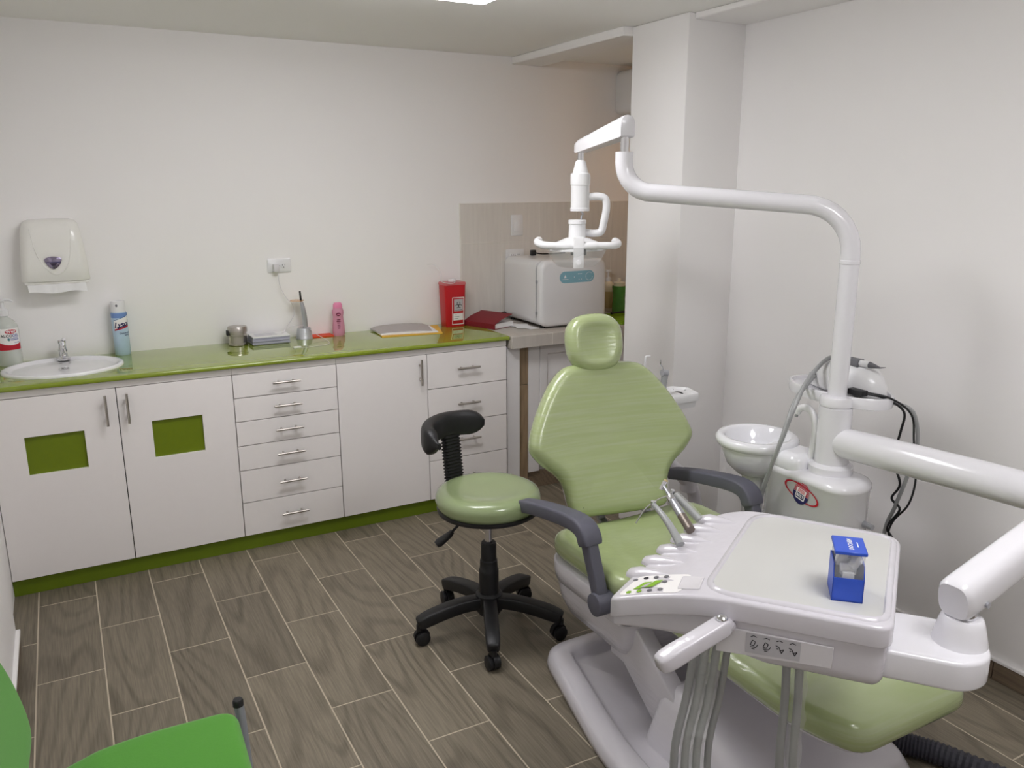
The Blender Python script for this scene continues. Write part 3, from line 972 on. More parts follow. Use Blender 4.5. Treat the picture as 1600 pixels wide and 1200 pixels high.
# orange card and pink bottle
tag(B().box(1.075, 1.185, 0.425, 0.50, ZT, ZT + 0.006).obj('booklet', orange_card, bevel=0.001, seg=1), 'thin orange red booklet lying beside the curing light', 'booklet')
px_, py_ = 1.213, 0.435
t = thing('lotion_bottle', 'wavy pink lotion bottle on the worktop', 'bottle', (px_, py_, ZT))
B().lathe([(0, 0), (0.028, 0), (0.0315, 0.006), (0.032, 0.03), (0.031, 0.055), (0.027, 0.085), (0.0265, 0.1), (0.030, 0.118), (0.029, 0.13), (0.024, 0.142), (0, 0.143)], (px_, py_, ZT), n=32, sy=0.6).obj('body', pink_plastic, t)
B().lathe([(0, 0.142), (0.0235, 0.142), (0.024, 0.146), (0.0225, 0.162), (0.017, 0.170), (0, 0.1715)], (px_, py_, ZT), n=28, sy=0.62).obj('cap', pink_cap, t)
fy = lambda x, z: (px_ + x, py_ - 0.6 * math.sqrt(max(0, 0.0325 ** 2 - x * x)) - 0.0004, z)
pk = mat('ink_plum', rgb(110, 24, 60), 0.5)
wrap_patch(fy, -0.0149, 0.0089, 0, 0, pk, 'oval_print', t, 12, top=lambda x: ZT + 0.112 + 0.009 * math.sqrt(max(0, 1 - ((x + 0.003) / 0.012) ** 2)), bot=lambda x: ZT + 0.112 - 0.009 * math.sqrt(max(0, 1 - ((x + 0.003) / 0.012) ** 2)))
flat([(-0.010, ZT + 0.110), (0.004, ZT + 0.110), (0.004, ZT + 0.1135), (-0.010, ZT + 0.1135)], lambda x, z: (fy(x, z)[0], fy(x, z)[1] - 0.0006, z), pink_cap, 'print_line', t)
for k, (zz, hw) in enumerate(((0.082, 0.009), (0.074, 0.011), (0.066, 0.008), (0.055, 0.007), (0.047, 0.007), (0.039, 0.006))):
    flat([(-0.003 - hw, ZT + zz), (-0.003 + hw, ZT + zz), (-0.003 + hw, ZT + zz + 0.004), (-0.003 - hw, ZT + zz + 0.004)], fy, pk, 'print_line', t)

# envelope with folder
t = thing('envelope_folder', 'grey folder of papers on a yellow envelope', 'folder', (1.56, 0.36, ZT))
b = B()
def sheet(q, z0, thick, bulge, m, name):
    """slightly bulging sheet from four corners"""
    n = 10
    top, bot = [], []
    for i in range(n + 1):
        for j in range(n + 1):
            u, v_ = i / n, j / n
            x = (q[0][0] * (1 - u) + q[1][0] * u) * (1 - v_) + (q[3][0] * (1 - u) + q[2][0] * u) * v_
            y = (q[0][1] * (1 - u) + q[1][1] * u) * (1 - v_) + (q[3][1] * (1 - u) + q[2][1] * u) * v_
            h = bulge * (4 * u * (1 - u)) ** 0.5 * (0.4 + 0.6 * v_)
            bot.append((x, y, z0))
            top.append((x, y, z0 + thick + h))
    m_ = n + 1
    F = []
    for i in range(n):
        for j in range(n):
            a, bq, c, d = i * m_ + j, (i + 1) * m_ + j, (i + 1) * m_ + j + 1, i * m_ + j + 1
            F.append((a + m_ * m_, bq + m_ * m_, c + m_ * m_, d + m_ * m_))
            F.append((a, d, c, bq))
    for i in range(n):
        for a, c in ((i * m_, (i + 1) * m_), ((i + 1) * m_ + n, i * m_ + n)):
            F.append((a, c, c + m_ * m_, a + m_ * m_))
        for a, c in ((i + 1, i), (n * m_ + i, n * m_ + i + 1)):
            F.append((a, c, c + m_ * m_, a + m_ * m_))
    return B().add(bot + top, F).obj(name, m, t)
sheet([(1.385, 0.268), (1.70, 0.225), (1.775, 0.46), (1.42, 0.49)], ZT, 0.004, 0.001, yellow_paper, 'envelope')
sheet([(1.392, 0.30), (1.685, 0.243), (1.72, 0.44), (1.405, 0.485)], ZT + 0.0052, 0.003, 0.012, paper, 'papers')
sheet([(1.398, 0.325), (1.66, 0.262), (1.71, 0.445), (1.40, 0.492)], ZT + 0.0086, 0.003, 0.017, kraft, 'folder')

# sharps box
t = thing('sharps_container', 'tall red sharps container with biohazard label', 'container', (1.845, 0.42, ZT))
def sh_ring(z, k): return [(1.848 + (x - 1.848) * k, 0.42 + (y - 0.42) * k, z) for x, y in ccw(rrect(1.785, 1.911, 0.375, 0.465, 0.012))]
B().rings([sh_ring(ZT, 0.85), sh_ring(ZT + 0.003, 0.87), sh_ring(ZT + 0.225, 0.99), sh_ring(ZT + 0.232, 1.0)]).obj('body', red_plastic, t)
B().rings([sh_ring(ZT + 0.226, 1.03), sh_ring(ZT + 0.236, 1.03), sh_ring(ZT + 0.241, 0.97)]).obj('lid', red_trans, t)
B().rings([[(1.848 + 0.022 * math.cos(a), 0.42 + 0.018 * math.sin(a), z) for a in [2 * PI * k / 20 for k in range(20)]] for z in (ZT + 0.240, ZT + 0.256)]).obj('lid_flap', white_plastic, t, bevel=0.002)
B().tube(smooth_path([(1.86, 0.40, ZT + 0.245), (1.83, 0.36, ZT + 0.24), (1.80, 0.36, ZT + 0.24), (1.785, 0.39, ZT + 0.243), (1.79, 0.44, ZT + 0.25), (1.80, 0.46, ZT + 0.29), (1.77, 0.47, ZT + 0.33), (1.73, 0.475, ZT + 0.335)], 5), 0.0018, n=6).obj('tie', white_plastic, t)
def sf(h): return lambda x, z: (1.848 + x, 0.42 - 0.045 * (0.87 + 0.12 * (z - ZT) / 0.225) - h, z)
lo = [(0.0, ZT + 0.014), (0.05, ZT + 0.014), (0.05, ZT + 0.152), (0.0, ZT + 0.152)]
li = [(0.003, ZT + 0.017), (0.047, ZT + 0.017), (0.047, ZT + 0.149), (0.003, ZT + 0.149)]
f4 = sf(0.0006)
o_ = [(-0.022, ZT + 0.012), (0.048, ZT + 0.012), (0.05, ZT + 0.16), (-0.02, ZT + 0.16)]
i_ = [(-0.0185, ZT + 0.0155), (0.0445, ZT + 0.0155), (0.0465, ZT + 0.1565), (-0.0165, ZT + 0.1565)]
strip(o_, i_, f4, label_white, 'label_border', t)
flat([(-0.01, ZT + 0.085), (0.043, ZT + 0.085), (0.0435, ZT + 0.15), (-0.01, ZT + 0.15)], f4, label_grey, 'label_panel', t)
flat([(-0.015, ZT + 0.035), (0.043, ZT + 0.035), (0.043, ZT + 0.073), (-0.015, ZT + 0.073)], f4, label_white, 'label_panel', t)
f5 = sf(0.0011)
for a in (90, 210, 330):   # biohazard: three open rings about a centre
    ca = math.radians(a + 180)
    c0 = (0.0165 + 0.0105 * math.cos(math.radians(a)), ZT + 0.117 + 0.0105 * math.sin(math.radians(a)))
    arc_o, arc_i = [], []
    for k in range(15):
        q = math.radians(a + 40 + 280 * k / 14)
        arc_o.append((c0[0] + 0.0105 * math.cos(q), c0[1] + 0.0105 * math.sin(q)))
        arc_i.append((c0[0] + 0.0072 * math.cos(q), c0[1] + 0.0072 * math.sin(q)))
    bb = B()
    bb.add([f5(*p) for p in arc_o] + [f5(*p) for p in arc_i], [(k, k + 1, 15 + k + 1, 15 + k) for k in range(14)])
    bb.obj('biohazard_mark', ink, t, smooth=False)
flat(ellipse(0.0165, ZT + 0.117, 0.0035, 0.0035, 10), f5, ink, 'biohazard_mark', t)
for zz, x1 in ((0.064, 0.005), (0.054, 0.02), (0.044, 0.015)):
    flat([(-0.011, ZT + zz), (x1, ZT + zz), (x1, ZT + zz + 0.0018), (-0.011, ZT + zz + 0.0018)], f5, ink_grey, 'print_line', t)
flat([(-0.006, ZT + 0.090), (0.039, ZT + 0.090), (0.039, ZT + 0.0925), (-0.006, ZT + 0.0925)], f5, ink, 'print_line', t)

# red diary with pages and loose papers
t = thing('diary', 'maroon hardcover diary lying half open on the counter end', 'book', (2.05, 0.3, ZT))
Mb = Matrix.Translation((1.99, 0.19, ZT)) @ Matrix.Rotation(math.radians(21), 4, 'Z')
B().box(0, 0.155, 0.0, 0.225, 0, 0.002).xf(Mb).obj('back_cover', maroon, t, bevel=0.0008, seg=1)
B().rings([[(0.002, yy, 0.0022), (0.152, yy, 0.0022), (0.152, yy, 0.026), (0.01, yy, 0.028), (0.002, yy, 0.024)] for yy in (0.003, 0.222)]).xf(Mb).obj('pages', paper, t, smooth=False)
B().rings([[(-0.003, yy, 0.0), (-0.0005, yy, 0.0), (0.0, yy, 0.026), (0.05, yy, 0.046), (0.14, yy, 0.066), (0.14, yy, 0.0685), (0.05, yy, 0.0485), (-0.003, yy, 0.028)] for yy in (0.0, 0.225)]).xf(Mb).obj('front_cover', maroon, t)
for k, (x, y, a, w_, h_) in enumerate(((2.175, 0.17, 12, 0.06, 0.12), (2.16, 0.2, -25, 0.07, 0.11), (2.13, 0.25, 35, 0.08, 0.12))):
    tag(B().box(-w_ / 2, w_ / 2, -h_ / 2, h_ / 2, 0, 0.0012).xf(Matrix.Translation((x, y, ZT + 0.0015 + 0.002 * k)) @ Matrix.Rotation(math.radians(a), 4, 'Z') @ Matrix.Rotation(math.radians(2), 4, 'X')).obj('paper_slip', paper, smooth=False),
        ['white paper slip nearest the steriliser', 'white paper slip sticking out beside the diary', 'white paper slip tucked under the diary'][k], 'paper', 'loose slips by the diary')
tag(B().box(-0.06, 0.06, -0.035, 0.035, 0, 0.006).xf(Matrix.Translation((2.0, 0.448, ZT + 0.001)) @ Matrix.Rotation(math.radians(-20), 4, 'Z')).obj('notepad', paper, bevel=0.001, seg=1),
    'white notepad behind the maroon diary', 'notepad')

# steriliser
t = thing('steriliser', 'white rounded bench-top steriliser with teal display', 'steriliser', (2.44, 0.3, ZT))
zb = 0.8925
BX0, BX1, BY0, BY1 = 2.20, 2.618, 0.125, 0.49
def rr(i, z0=zb, z1=1.240): return ccw(rrect(BX0 + i, BX1 - i, z0 + i, z1 - i, 0.045, 8))
B().rings([[(x, y, z) for x, z in rr(i)] for y, i in ((BY1, 0.012), (BY1 - 0.012, 0.002), (BY1 - 0.03, 0.0), (BY0 + 0.002, 0.0))]).obj('body', white_plastic, t)
dr = B().rings([[(x, y, z) for x, z in ccw(rrect(BX0 + 0.003 + i, BX1 + 0.004 - i, zb - 0.004 + i, 1.242 - i, 0.05, 8))] for y, i in ((BY0 - 0.004, 0.004), (BY0 - 0.007, 0.0), (BY0 - 0.035, 0.0), (BY0 - 0.046, 0.006), (BY0 - 0.050, 0.018))]).obj('door', white_plastic, t, angle=50)
fd = lambda h: (lambda x, z: (x, BY0 - 0.0505 - h, z))
flat([(x, z) for x, z in ccw(rrect(2.318, 2.538, 1.118, 1.180, 0.031, 8))], fd(0.0), teal, 'display', dr)
for k in range(14):
    a = 2 * PI * k / 16 + 0.9
    flat(ellipse(2.505 + 0.0215 * math.cos(a), 1.149 + 0.0215 * math.sin(a), 0.0022, 0.0022, 8), fd(0.0006), ink_white, 'display_mark', dr)
flat([(2.343, 1.145), (2.361, 1.145), (2.353, 1.163)], fd(0.0006), ink_white, 'display_mark', dr)
flat([(2.335, 1.137), (2.373, 1.137), (2.373, 1.139), (2.335, 1.139)], fd(0.0006), ink_white, 'display_mark', dr)
for xx, zz in ((2.41, 1.148), (2.435, 1.164), (2.445, 1.164), (2.455, 1.164), (2.44, 1.135), (2.455, 1.135)):
    flat(ellipse(xx, zz, 0.003, 0.002, 8), fd(0.0006), ink_white, 'display_mark', dr)
B().rings([[(x, y, z) for x, z in rr(0.007)] for y in (BY0 + 0.004, BY0 - 0.006)]).obj('gasket', black_rubber, t)
for zz in (0.965, 1.13):
    B().cyl((BX0 - 0.003, BY0 - 0.012, zz - 0.008), (BX0 - 0.003, BY0 - 0.012, zz + 0.008), 0.005, n=12).obj('hinge', dull_metal, t)
for xx in (2.24, 2.58):
    for yy in (0.12, 0.45):
        B().cyl((xx, yy, ZT - 0.001), (xx, yy, zb + 0.003), 0.014, n=16).obj('foot', black_rubber, t)
t2 = thing('cable_plug', 'black cable plug lying on top of the steriliser', 'plug', (2.37, 0.4, 1.24))
B().box(2.335, 2.365, 0.40, 0.425, 1.2405, 1.272).obj('plug_head', black_plastic, t2, bevel=0.004)
B().tube(smooth_path([(2.362, 0.412, 1.255), (2.40, 0.415, 1.248), (2.44, 0.42, 1.2455), (2.50, 0.43, 1.2445), (2.58, 0.44, 1.2445)], 4), 0.004, n=8).obj('cord', black_plastic, t2)
(B().tube(smooth_path([(2.21, 0.47, 0.905), (2.19, 0.45, 0.925), (2.16, 0.45, 0.92), (2.13, 0.47, 0.89), (2.10, 0.48, 0.8845)], 5), 0.004, n=8).obj('power_cord', black_plastic, t))

# bottles behind the steriliser
t = thing('soap_pump_bottle', 'clear pump soap bottle with beige label behind the steriliser', 'bottle', (2.90, 0.45, ZT))
B().lathe([(0, 0), (0.036, 0), (0.038, 0.005), (0.038, 0.15), (0.03, 0.17), (0.015, 0.18), (0, 0.18)], (2.90, 0.45, ZT), n=28).obj('body', cream, t)
B().lathe([(0, 0.178), (0.017, 0.178), (0.017, 0.2), (0.006, 0.203), (0.006, 0.235), (0.018, 0.237), (0.018, 0.248), (0, 0.25)], (2.90, 0.45, ZT), n=20).obj('pump', white_plastic, t)
wrap_patch(bottle_wrap(2.90, 0.45, 0.0384, math.atan2(-4.1, -2.9)), -0.045, 0.045, ZT + 0.02, ZT + 0.12, brown_label, 'label', t, 16)
t = thing('detergent_bottle', 'green squeeze bottle with cream cap near the column', 'bottle', (2.90, 0.36, ZT))
gx2, gy2 = 2.905, 0.345
B().lathe([(0, 0), (0.036, 0), (0.04, 0.006), (0.04, 0.05), (0.036, 0.08), (0.038, 0.12), (0.0425, 0.155), (0.0415, 0.163), (0.0, 0.163)], (gx2, gy2, ZT), n=28).obj('body', green_liquid, t)
B().lathe([(0, 0.162), (0.034, 0.162), (0.034, 0.183), (0.012, 0.187), (0.011, 0.205), (0, 0.206)], (gx2, gy2, ZT), n=24).obj('cap', cream, t)
t = thing('instrument_tray', 'lime green plastic tray at the counter edge beside the column', 'tray', (2.85, 0.12, ZT))
tr_o = ccw(rrect(2.66, 3.02, -0.02, 0.24, 0.02))
B().rings([[(x, y, ZT) for x, y in offset(tr_o, -0.008)], [(x, y, ZT + 0.022) for x, y in tr_o], [(x, y, ZT + 0.022) for x, y in offset(tr_o, -0.006)], [(x, y, ZT + 0.006) for x, y in offset(tr_o, -0.012)]]).obj('tray_body', lime_tray, t)
t = thing('tongs', 'dark steel tongs lying across the lime green tray', 'tongs', (2.85, 0.19, ZT + 0.03))
for s in (-1, 1):
    B().tube([(2.74, 0.185, ZT + 0.031), (2.84, 0.20 + s * 0.012, ZT + 0.030), (2.95, 0.20 + s * 0.004, ZT + 0.029)], 0.0045, n=8).obj('arm', ink, t)
B().cyl((2.74, 0.185, ZT + 0.0255), (2.74, 0.185, ZT + 0.037), 0.007, n=12).obj('hinge', ink, t)
tag(B().tube(smooth_path([(2.94, 0.40, ZT + 0.01), (2.99, 0.41, ZT + 0.10), (3.06, 0.42, ZT + 0.17), (3.16, 0.43, ZT + 0.23), (3.3, 0.45, ZT + 0.26), (3.4, 0.46, ZT + 0.10), (3.45, 0.46, ZT + 0.01)], 6), 0.014, n=12).obj('drain_hose', black_rubber), 'dark hose curving up behind the green bottle', 'hose')


def round_poly(poly, r, n=6):
    """round the corners of a polygon"""
    out = []
    m = len(poly)
    for i in range(m):
        p, a, c = Vector(poly[i]), Vector(poly[i - 1]), Vector(poly[(i + 1) % m])
        rr_ = r[i] if isinstance(r, (list, tuple)) else r
        rr_ = min(rr_, 0.47 * (a - p).length, 0.47 * (c - p).length)
        d0, d1 = (a - p).normalized(), (c - p).normalized()
        s = p + d0 * rr_
        e = p + d1 * rr_
        for k in range(n + 1):
            t_ = k / n
            q = s * (1 - t_) ** 2 + p * 2 * t_ * (1 - t_) + e * t_ * t_
            out.append((q.x, q.y))
    return out


def clamp(x, a=0.0, b_=1.0):
    return max(a, min(b_, x))


# ================================================================== STOOL
SX, SY = 1.254, -1.145
SX, SY = 1.264, -1.140
t = thing('operator_stool', 'round green padded operator stool with curved black backrest on castors', 'stool', (SX, SY, 0))
prof = [(0.0, 0.478), (0.165, 0.478), (0.182, 0.484), (0.188, 0.497), (0.192, 0.512), (0.190, 0.527), (0.183, 0.541), (0.165, 0.550), (0.14, 0.552), (0.11, 0.546), (0.06, 0.541), (0.0, 0.540)]
B().lathe(prof, (SX, SY, 0.018), n=64).obj('seat', vinyl_seat, t, angle=60)
B().lathe([(0, 0.462), (0.165, 0.464), (0.184, 0.470), (0.187, 0.482), (0.18, 0.487), (0, 0.487)], (SX, SY, 0.016), n=56).obj('seat_pan', black_plastic, t)
B().box(SX - 0.07, SX + 0.07, SY - 0.06, SY + 0.06, 0.45, 0.479).obj('mechanism', black_plastic, t, bevel=0.006)
B().lathe([(0, 0.30), (0.014, 0.30), (0.014, 0.46), (0, 0.46)], (SX, SY, 0), n=24).obj('gas_cylinder', chrome, t)
B().lathe([(0, 0.07), (0.040, 0.07), (0.036, 0.12), (0.0365, 0.235), (0.0365, 0.248), (0.0335, 0.252), (0.0325, 0.285), (0.029, 0.289), (0.0285, 0.350), (0.026, 0.356), (0.0, 0.356)], (SX, SY, 0), n=28).obj('column_cover', black_plastic, t)
B().lathe([(0, 0.085), (0.05, 0.085), (0.053, 0.1), (0.05, 0.15), (0.042, 0.158), (0, 0.16)], (SX, SY, 0), n=28).obj('hub', black_plastic, t)
for k in range(5):
    a = math.radians(30 + 72 * k)
    ca, sa = math.cos(a), math.sin(a)
    pts = [(0.035, 0.122), (0.10, 0.122), (0.17, 0.112), (0.23, 0.098), (0.262, 0.088), (0.278, 0.083)]
    B().tube([(SX + r * ca, SY + r * sa, z) for r, z in smooth_path(pts, 3)], [1.0 - 0.0 * i for i in range(10)] + [0.97, 0.95, 0.9, 0.85, 0.78, 0.6], n=16, sq=(0.052, 0.048)).obj('leg', black_plastic, t)
    wx, wy = SX + 0.272 * ca, SY + 0.272 * sa
    ph = a + 0.9 + 0.35 * k
    cst = B().lathe([(0, 0.055), (0.012, 0.055), (0.012, 0.078), (0, 0.08)], (wx, wy, 0), n=14).obj('castor', black_plastic, t)
    dx, dy = math.cos(ph), math.sin(ph)
    ox, oy = wx - dy * 0.008, wy + dx * 0.008
    for s in (-1, 1):
        q0 = Vector((ox + dx * 0.006 * s, oy + dy * 0.006 * s, 0.027))
        q1 = Vector((ox + dx * 0.024 * s, oy + dy * 0.024 * s, 0.027))
        B().tube([q0, q0.lerp(q1, 0.2), q0.lerp(q1, 0.8), q1], [0.024, 0.0265, 0.0265, 0.02], n=24).obj('wheel', black_plastic, cst)
    q0, q1 = Vector((ox - dx * 0.0055, oy - dy * 0.0055, 0.031)), Vector((ox + dx * 0.0055, oy + dy * 0.0055, 0.031))
    B().tube([q0, q1], 0.0295, n=24).obj('hood', black_plastic, cst)
# backrest on its bellows, at the back left of the seat
ba = math.atan2(0.20, -0.045)
bd_ = Vector((math.cos(ba), math.sin(ba), 0))
R = []
for i in range(49):
    f_ = i / 48
    rr_ = 1.0 if i % 2 else 0.8
    cpt = Vector((SX, SY, 0)) + bd_ * (0.172 + 0.008 * f_) + Vector((-0.012 - 0.018 * f_, 0, 0.47 + 0.30 * f_))
    tx, ty = -bd_.y, bd_.x
    ring = []
    for px0, py0 in ccw(rrect(-0.039, 0.039, -0.018, 0.018, 0.010, 3)):
        ring.append((cpt.x + tx * px0 * rr_ + bd_.x * py0 * rr_, cpt.y + ty * px0 * rr_ + bd_.y * py0 * rr_, cpt.z))
    R.append(ring)
B().rings(R).obj('bellows', black_rubber, t, angle=10)
pp, rad = [], []
for i in range(29):
    f_ = i / 28
    a = ba - math.radians(46) + math.radians(136) * f_
    r_ = 0.172 + 0.012 * math.cos((f_ - 0.45) * 3)
    pp.append((SX + r_ * math.cos(a) - 0.034, SY + r_ * math.sin(a), 0.772 - 0.012 * abs(f_ - 0.4)))
    e = min(f_, 1 - f_) * 28
    rad.append([0.25, 0.62, 0.83, 0.94, 1.0][min(4, int(e))])
B().tube(pp, rad, n=24, sq=(0.05, 0.092), e=0.6).obj('backrest', black_plastic, t, angle=60)
lv = B().tube(smooth_path([(SX - 0.04, SY + 0.0, 0.462), (SX - 0.10, SY + 0.005, 0.455), (SX - 0.125, SY + 0.01, 0.435), (SX - 0.15, SY + 0.01, 0.415)], 4), 0.005, n=10).obj('lever', black_plastic, t)
B().tube([(SX - 0.140, SY + 0.01, 0.423), (SX - 0.15, SY + 0.01, 0.414), (SX - 0.192, SY + 0.012, 0.39), (SX - 0.203, SY + 0.012, 0.384)], [0.6, 0.8, 1.1, 0.8], n=16, sq=(0.03, 0.02)).obj('lever_grip', black_plastic, lv)

# ================================================================== DENTAL CHAIR
CX = 1.675
t = thing('dental_chair', 'film-wrapped green dental chair with white shell and grey armrests', 'dental chair', (CX, -1.8, 0))
YW = math.radians(7)
_uu = Vector((math.cos(YW), -math.sin(YW), 0))
_fw = Vector((-math.sin(YW), -math.cos(YW), 0))
LEAN = math.radians(19)


def frame(O, lean):
    v_ = Vector((0, 0, 1)) * math.cos(lean) - _fw * math.sin(lean)
    n_ = _fw * math.cos(lean) + Vector((0, 0, 1)) * math.sin(lean)
    O = Vector(O)
    return lambda u, v, w_: tuple(O + _uu * u + v_ * v + n_ * w_)


half = [(0.0, -0.004), (0.14, 0.0), (0.185, 0.012), (0.198, 0.055), (0.205, 0.108), (0.232, 0.160), (0.290, 0.212), (0.325, 0.265), (0.312, 0.325), (0.283, 0.39), (0.237, 0.47), (0.187, 0.533), (0.13, 0.567), (0.0, 0.574)]
outl = half[:-1] + [(0.0, 0.574)] + [(-x, y) for x, y in half[1:-1]][::-1]
outl = [(x, y * 0.955) for x, y in resample(smooth_path(outl, 8, True), 120)]
fb = frame((CX, -1.35, 0.468), LEAN)
def fbend(u, v, w_):
    return fb(u, v - 0.022 * u, w_ + 0.48 * max(0, abs(u) - 0.12) ** 2)
B().rings(pillow(outl, 0.085, 0.036, dome=0.0, f=fbend, k=7, dish=lambda s: -0.010 * (1 - s * s))).obj('backrest', vinyl, t, angle=70)
# backrest shell behind
B().rings(pillow([(x * 0.9, 0.287 + (y - 0.287) * 0.94) for x, y in outl], 0.05, 0.02, f=lambda u, v, w_: fbend(u, v, w_ - 0.045), k=4)).obj('backrest_shell', film_white, t, angle=70)
# headrest
hd = []
for k in range(72):
    a = 2 * PI * k / 72
    ca, sa = math.cos(a), math.sin(a)
    e = 0.8
    hd.append((0.110 * math.copysign(abs(ca) ** e, ca) * (1.0 + 0.05 * sa), 0.108 * math.copysign(abs(sa) ** e, sa)))
fh = frame((CX - 0.004, -1.165, 1.062), math.radians(14))
B().rings(pillow(resample(hd, 90), 0.085, 0.036, f=lambda u, v, w_: fh(u, v, w_ + 0.35 * u * u), k=7, dish=lambda s: -0.012 * (1 - s * s))).obj('headrest', vinyl, t, angle=70)
B().rings([[fh(u, v, w_) for u, v in ((-0.035, -0.2), (0.035, -0.2), (0.035, 0.06), (-0.035, 0.06))] for w_ in (-0.02, -0.005)]).obj('headrest_bracket', chrome, t, bevel=0.003)
# seat
so = round_poly([(-0.322, -1.85), (0.322, -1.85), (0.322, -1.38), (-0.322, -1.38)], [0.07, 0.07, 0.12, 0.12], 10)
B().rings(pillow(resample([(CX + x, y) for x, y in so], 110), 0.085, 0.036, f=lambda u, v, w_: (u, v, 0.380 + w_ + 0.22 * (u - CX) ** 2), k=6, dish=lambda s: -0.008 * (1 - s * s))).obj('seat', vinyl, t, angle=70)
# leg rest, sloping down towards the feet
lo_ = round_poly([(-0.29, -1.858), (-0.285, -2.22), (-0.265, -2.46), (-0.195, -2.60), (0.195, -2.60), (0.265, -2.46), (0.285, -2.22), (0.29, -1.858)], [0.03, 0.1, 0.08, 0.05, 0.05, 0.08, 0.1, 0.03], 7)
B().rings(pillow(resample([(CX + x, y) for x, y in lo_], 110), 0.075, 0.032, f=lambda u, v, w_: (u, v, 0.405 + w_ + 0.062 * (v + 1.87) / 0.73), k=6, dish=lambda s: -0.004 * (1 - s * s))).obj('leg_rest', vinyl, t, angle=70)
B().rings(pillow(resample([(CX + x * 0.86, -2.23 + (y + 2.23) * 0.9) for x, y in lo_], 80), 0.03, 0.012, f=lambda u, v, w_: (u, v, 0.378 + w_ + 0.062 * (v + 1.87) / 0.73), k=3)).obj('leg_rest_shell', film_white, t, angle=70)
# white shell under the seat: upper band and lower bowl
def ring_so(kx, ky, z, y0=0.0): return [(CX + x * kx, -1.63 + (y + 1.63) * ky + y0, z) for x, y in resample(so, 90)]
B().rings([ring_so(0.9, 0.9, 0.40), ring_so(0.985, 0.99, 0.395), ring_so(1.0, 1.005, 0.39), ring_so(0.995, 0.995, 0.35), ring_so(0.98, 0.98, 0.325), ring_so(0.94, 0.95, 0.318)]).obj('seat_shell', film_white, t, angle=60)
B().rings([ring_so(0.95, 0.95, 0.325), ring_so(0.955, 0.955, 0.305), ring_so(0.93, 0.93, 0.255), ring_so(0.86, 0.84, 0.205), ring_so(0.72, 0.66, 0.178), ring_so(0.5, 0.4, 0.17)]).obj('lower_shell', film_white, t, angle=60)
# back support between seat and backrest
for s in (-1, 1):
    B().tube([(CX + 0.06 + s * 0.10, -1.40, 0.40), (CX + 0.06 + s * 0.10, -1.325, 0.44), (CX + 0.06 + s * 0.10, -1.29, 0.56)], 1.0, n=14, sq=(0.03, 0.018)).obj('back_support', dull_metal, t)
# armrests
for s in (-1, 1):
    ax = 1.66 + s * 0.335
    pad = smooth_path([(ax, -1.285, 0.540), (ax, -1.30, 0.545), (ax, -1.39, 0.568), (ax, -1.49, 0.588), (ax, -1.60, 0.605), (ax, -1.66, 0.607), (ax, -1.695, 0.593), (ax, -1.712, 0.56)], 4)
    n_ = len(pad)
    ra = [0.7, 0.86, 0.9, 0.92] + [0.94 + 0.16 * i / (n_ - 8) for i in range(n_ - 7)] + [1.1, 1.08, 1.0]
    a_ = B().tube(pad, ra, n=24, sq=(0.062, 0.046)).obj('armrest', arm_grey, t, angle=60)
    B().tube([(ax, -1.69, 0.60), (ax, -1.708, 0.555), (ax, -1.75, 0.46), (ax, -1.772, 0.405)], [0.9, 1.0, 0.97, 0.95], n=20, sq=(0.040, 0.046)).obj('armrest_post', arm_grey, a_, angle=50)
    B().cyl((ax + s * 0.028, -1.775, 0.395), (ax - s * 0.05, -1.775, 0.395), 0.036, n=32).obj('pivot', arm_grey, a_, bevel=0.003, angle=50)
# lift arm: broad inclined link on each side
for s, nm in ((-1, 'lift_arm'), (1, 'lift_arm')):
    x0 = CX + s * 0.265
    P_ = [(-1.60, 0.30), (-1.80, 0.34), (-2.11, 0.12), (-1.97, 0.03)]
    B().rings([[(x0 - s * dx, y, z) for y, z in P_] for dx in (0.0, 0.06)]).obj(nm, film_white, t, bevel=0.008)
B().box(CX - 0.2, CX + 0.2, -1.75, -1.62, 0.10, 0.30).obj('lift_column', grey_white, t, bevel=0.01)
# hump over the lift joint
hu = round_poly([(-0.315, -1.93), (-0.315, -2.46), (0.28, -2.46), (0.28, -1.93)], 0.06)
B().rings(pillow(resample([(CX + x, y) for x, y in hu], 80), 0.19, 0.05, rb=0.01, f=lambda u, v, w_: (CX + (u - CX) * (1 - 0.9 * w_) , -2.195 + (v + 2.195) * (1 - 0.6 * w_), 0.012 + w_ * (1 - 0.55 * clamp((-2.02 - v) / 0.44))), k=5)).obj('lift_cover', film_white, t, angle=60)
# floor plate with a raised rim and a sunken field
bo = round_poly([(1.335, -1.405), (1.19, -2.02), (1.20, -2.47), (1.84, -2.47), (1.94, -2.2), (1.96, -1.405)], [0.09, 0.2, 0.12, 0.12, 0.12, 0.09], 8)
bo = ccw(resample(bo, 110))
R = []
for d_, z in ((-0.012, 0.0), (0.0, 0.006), (0.0, 0.02), (-0.006, 0.042), (-0.02, 0.054), (-0.05, 0.058), (-0.075, 0.055), (-0.088, 0.045), (-0.096, 0.026), (-0.11, 0.022)):
    R.append([(x, y, z) for x, y in offset(bo, d_)])
for s in (0.6, 0.2):
    R.append([(1.62 + (x - 1.62) * s, -1.95 + (y + 1.95) * s, 0.02) for x, y in offset(bo, -0.11)])
B().rings(R).obj('floor_plate', film_white, t, angle=70)

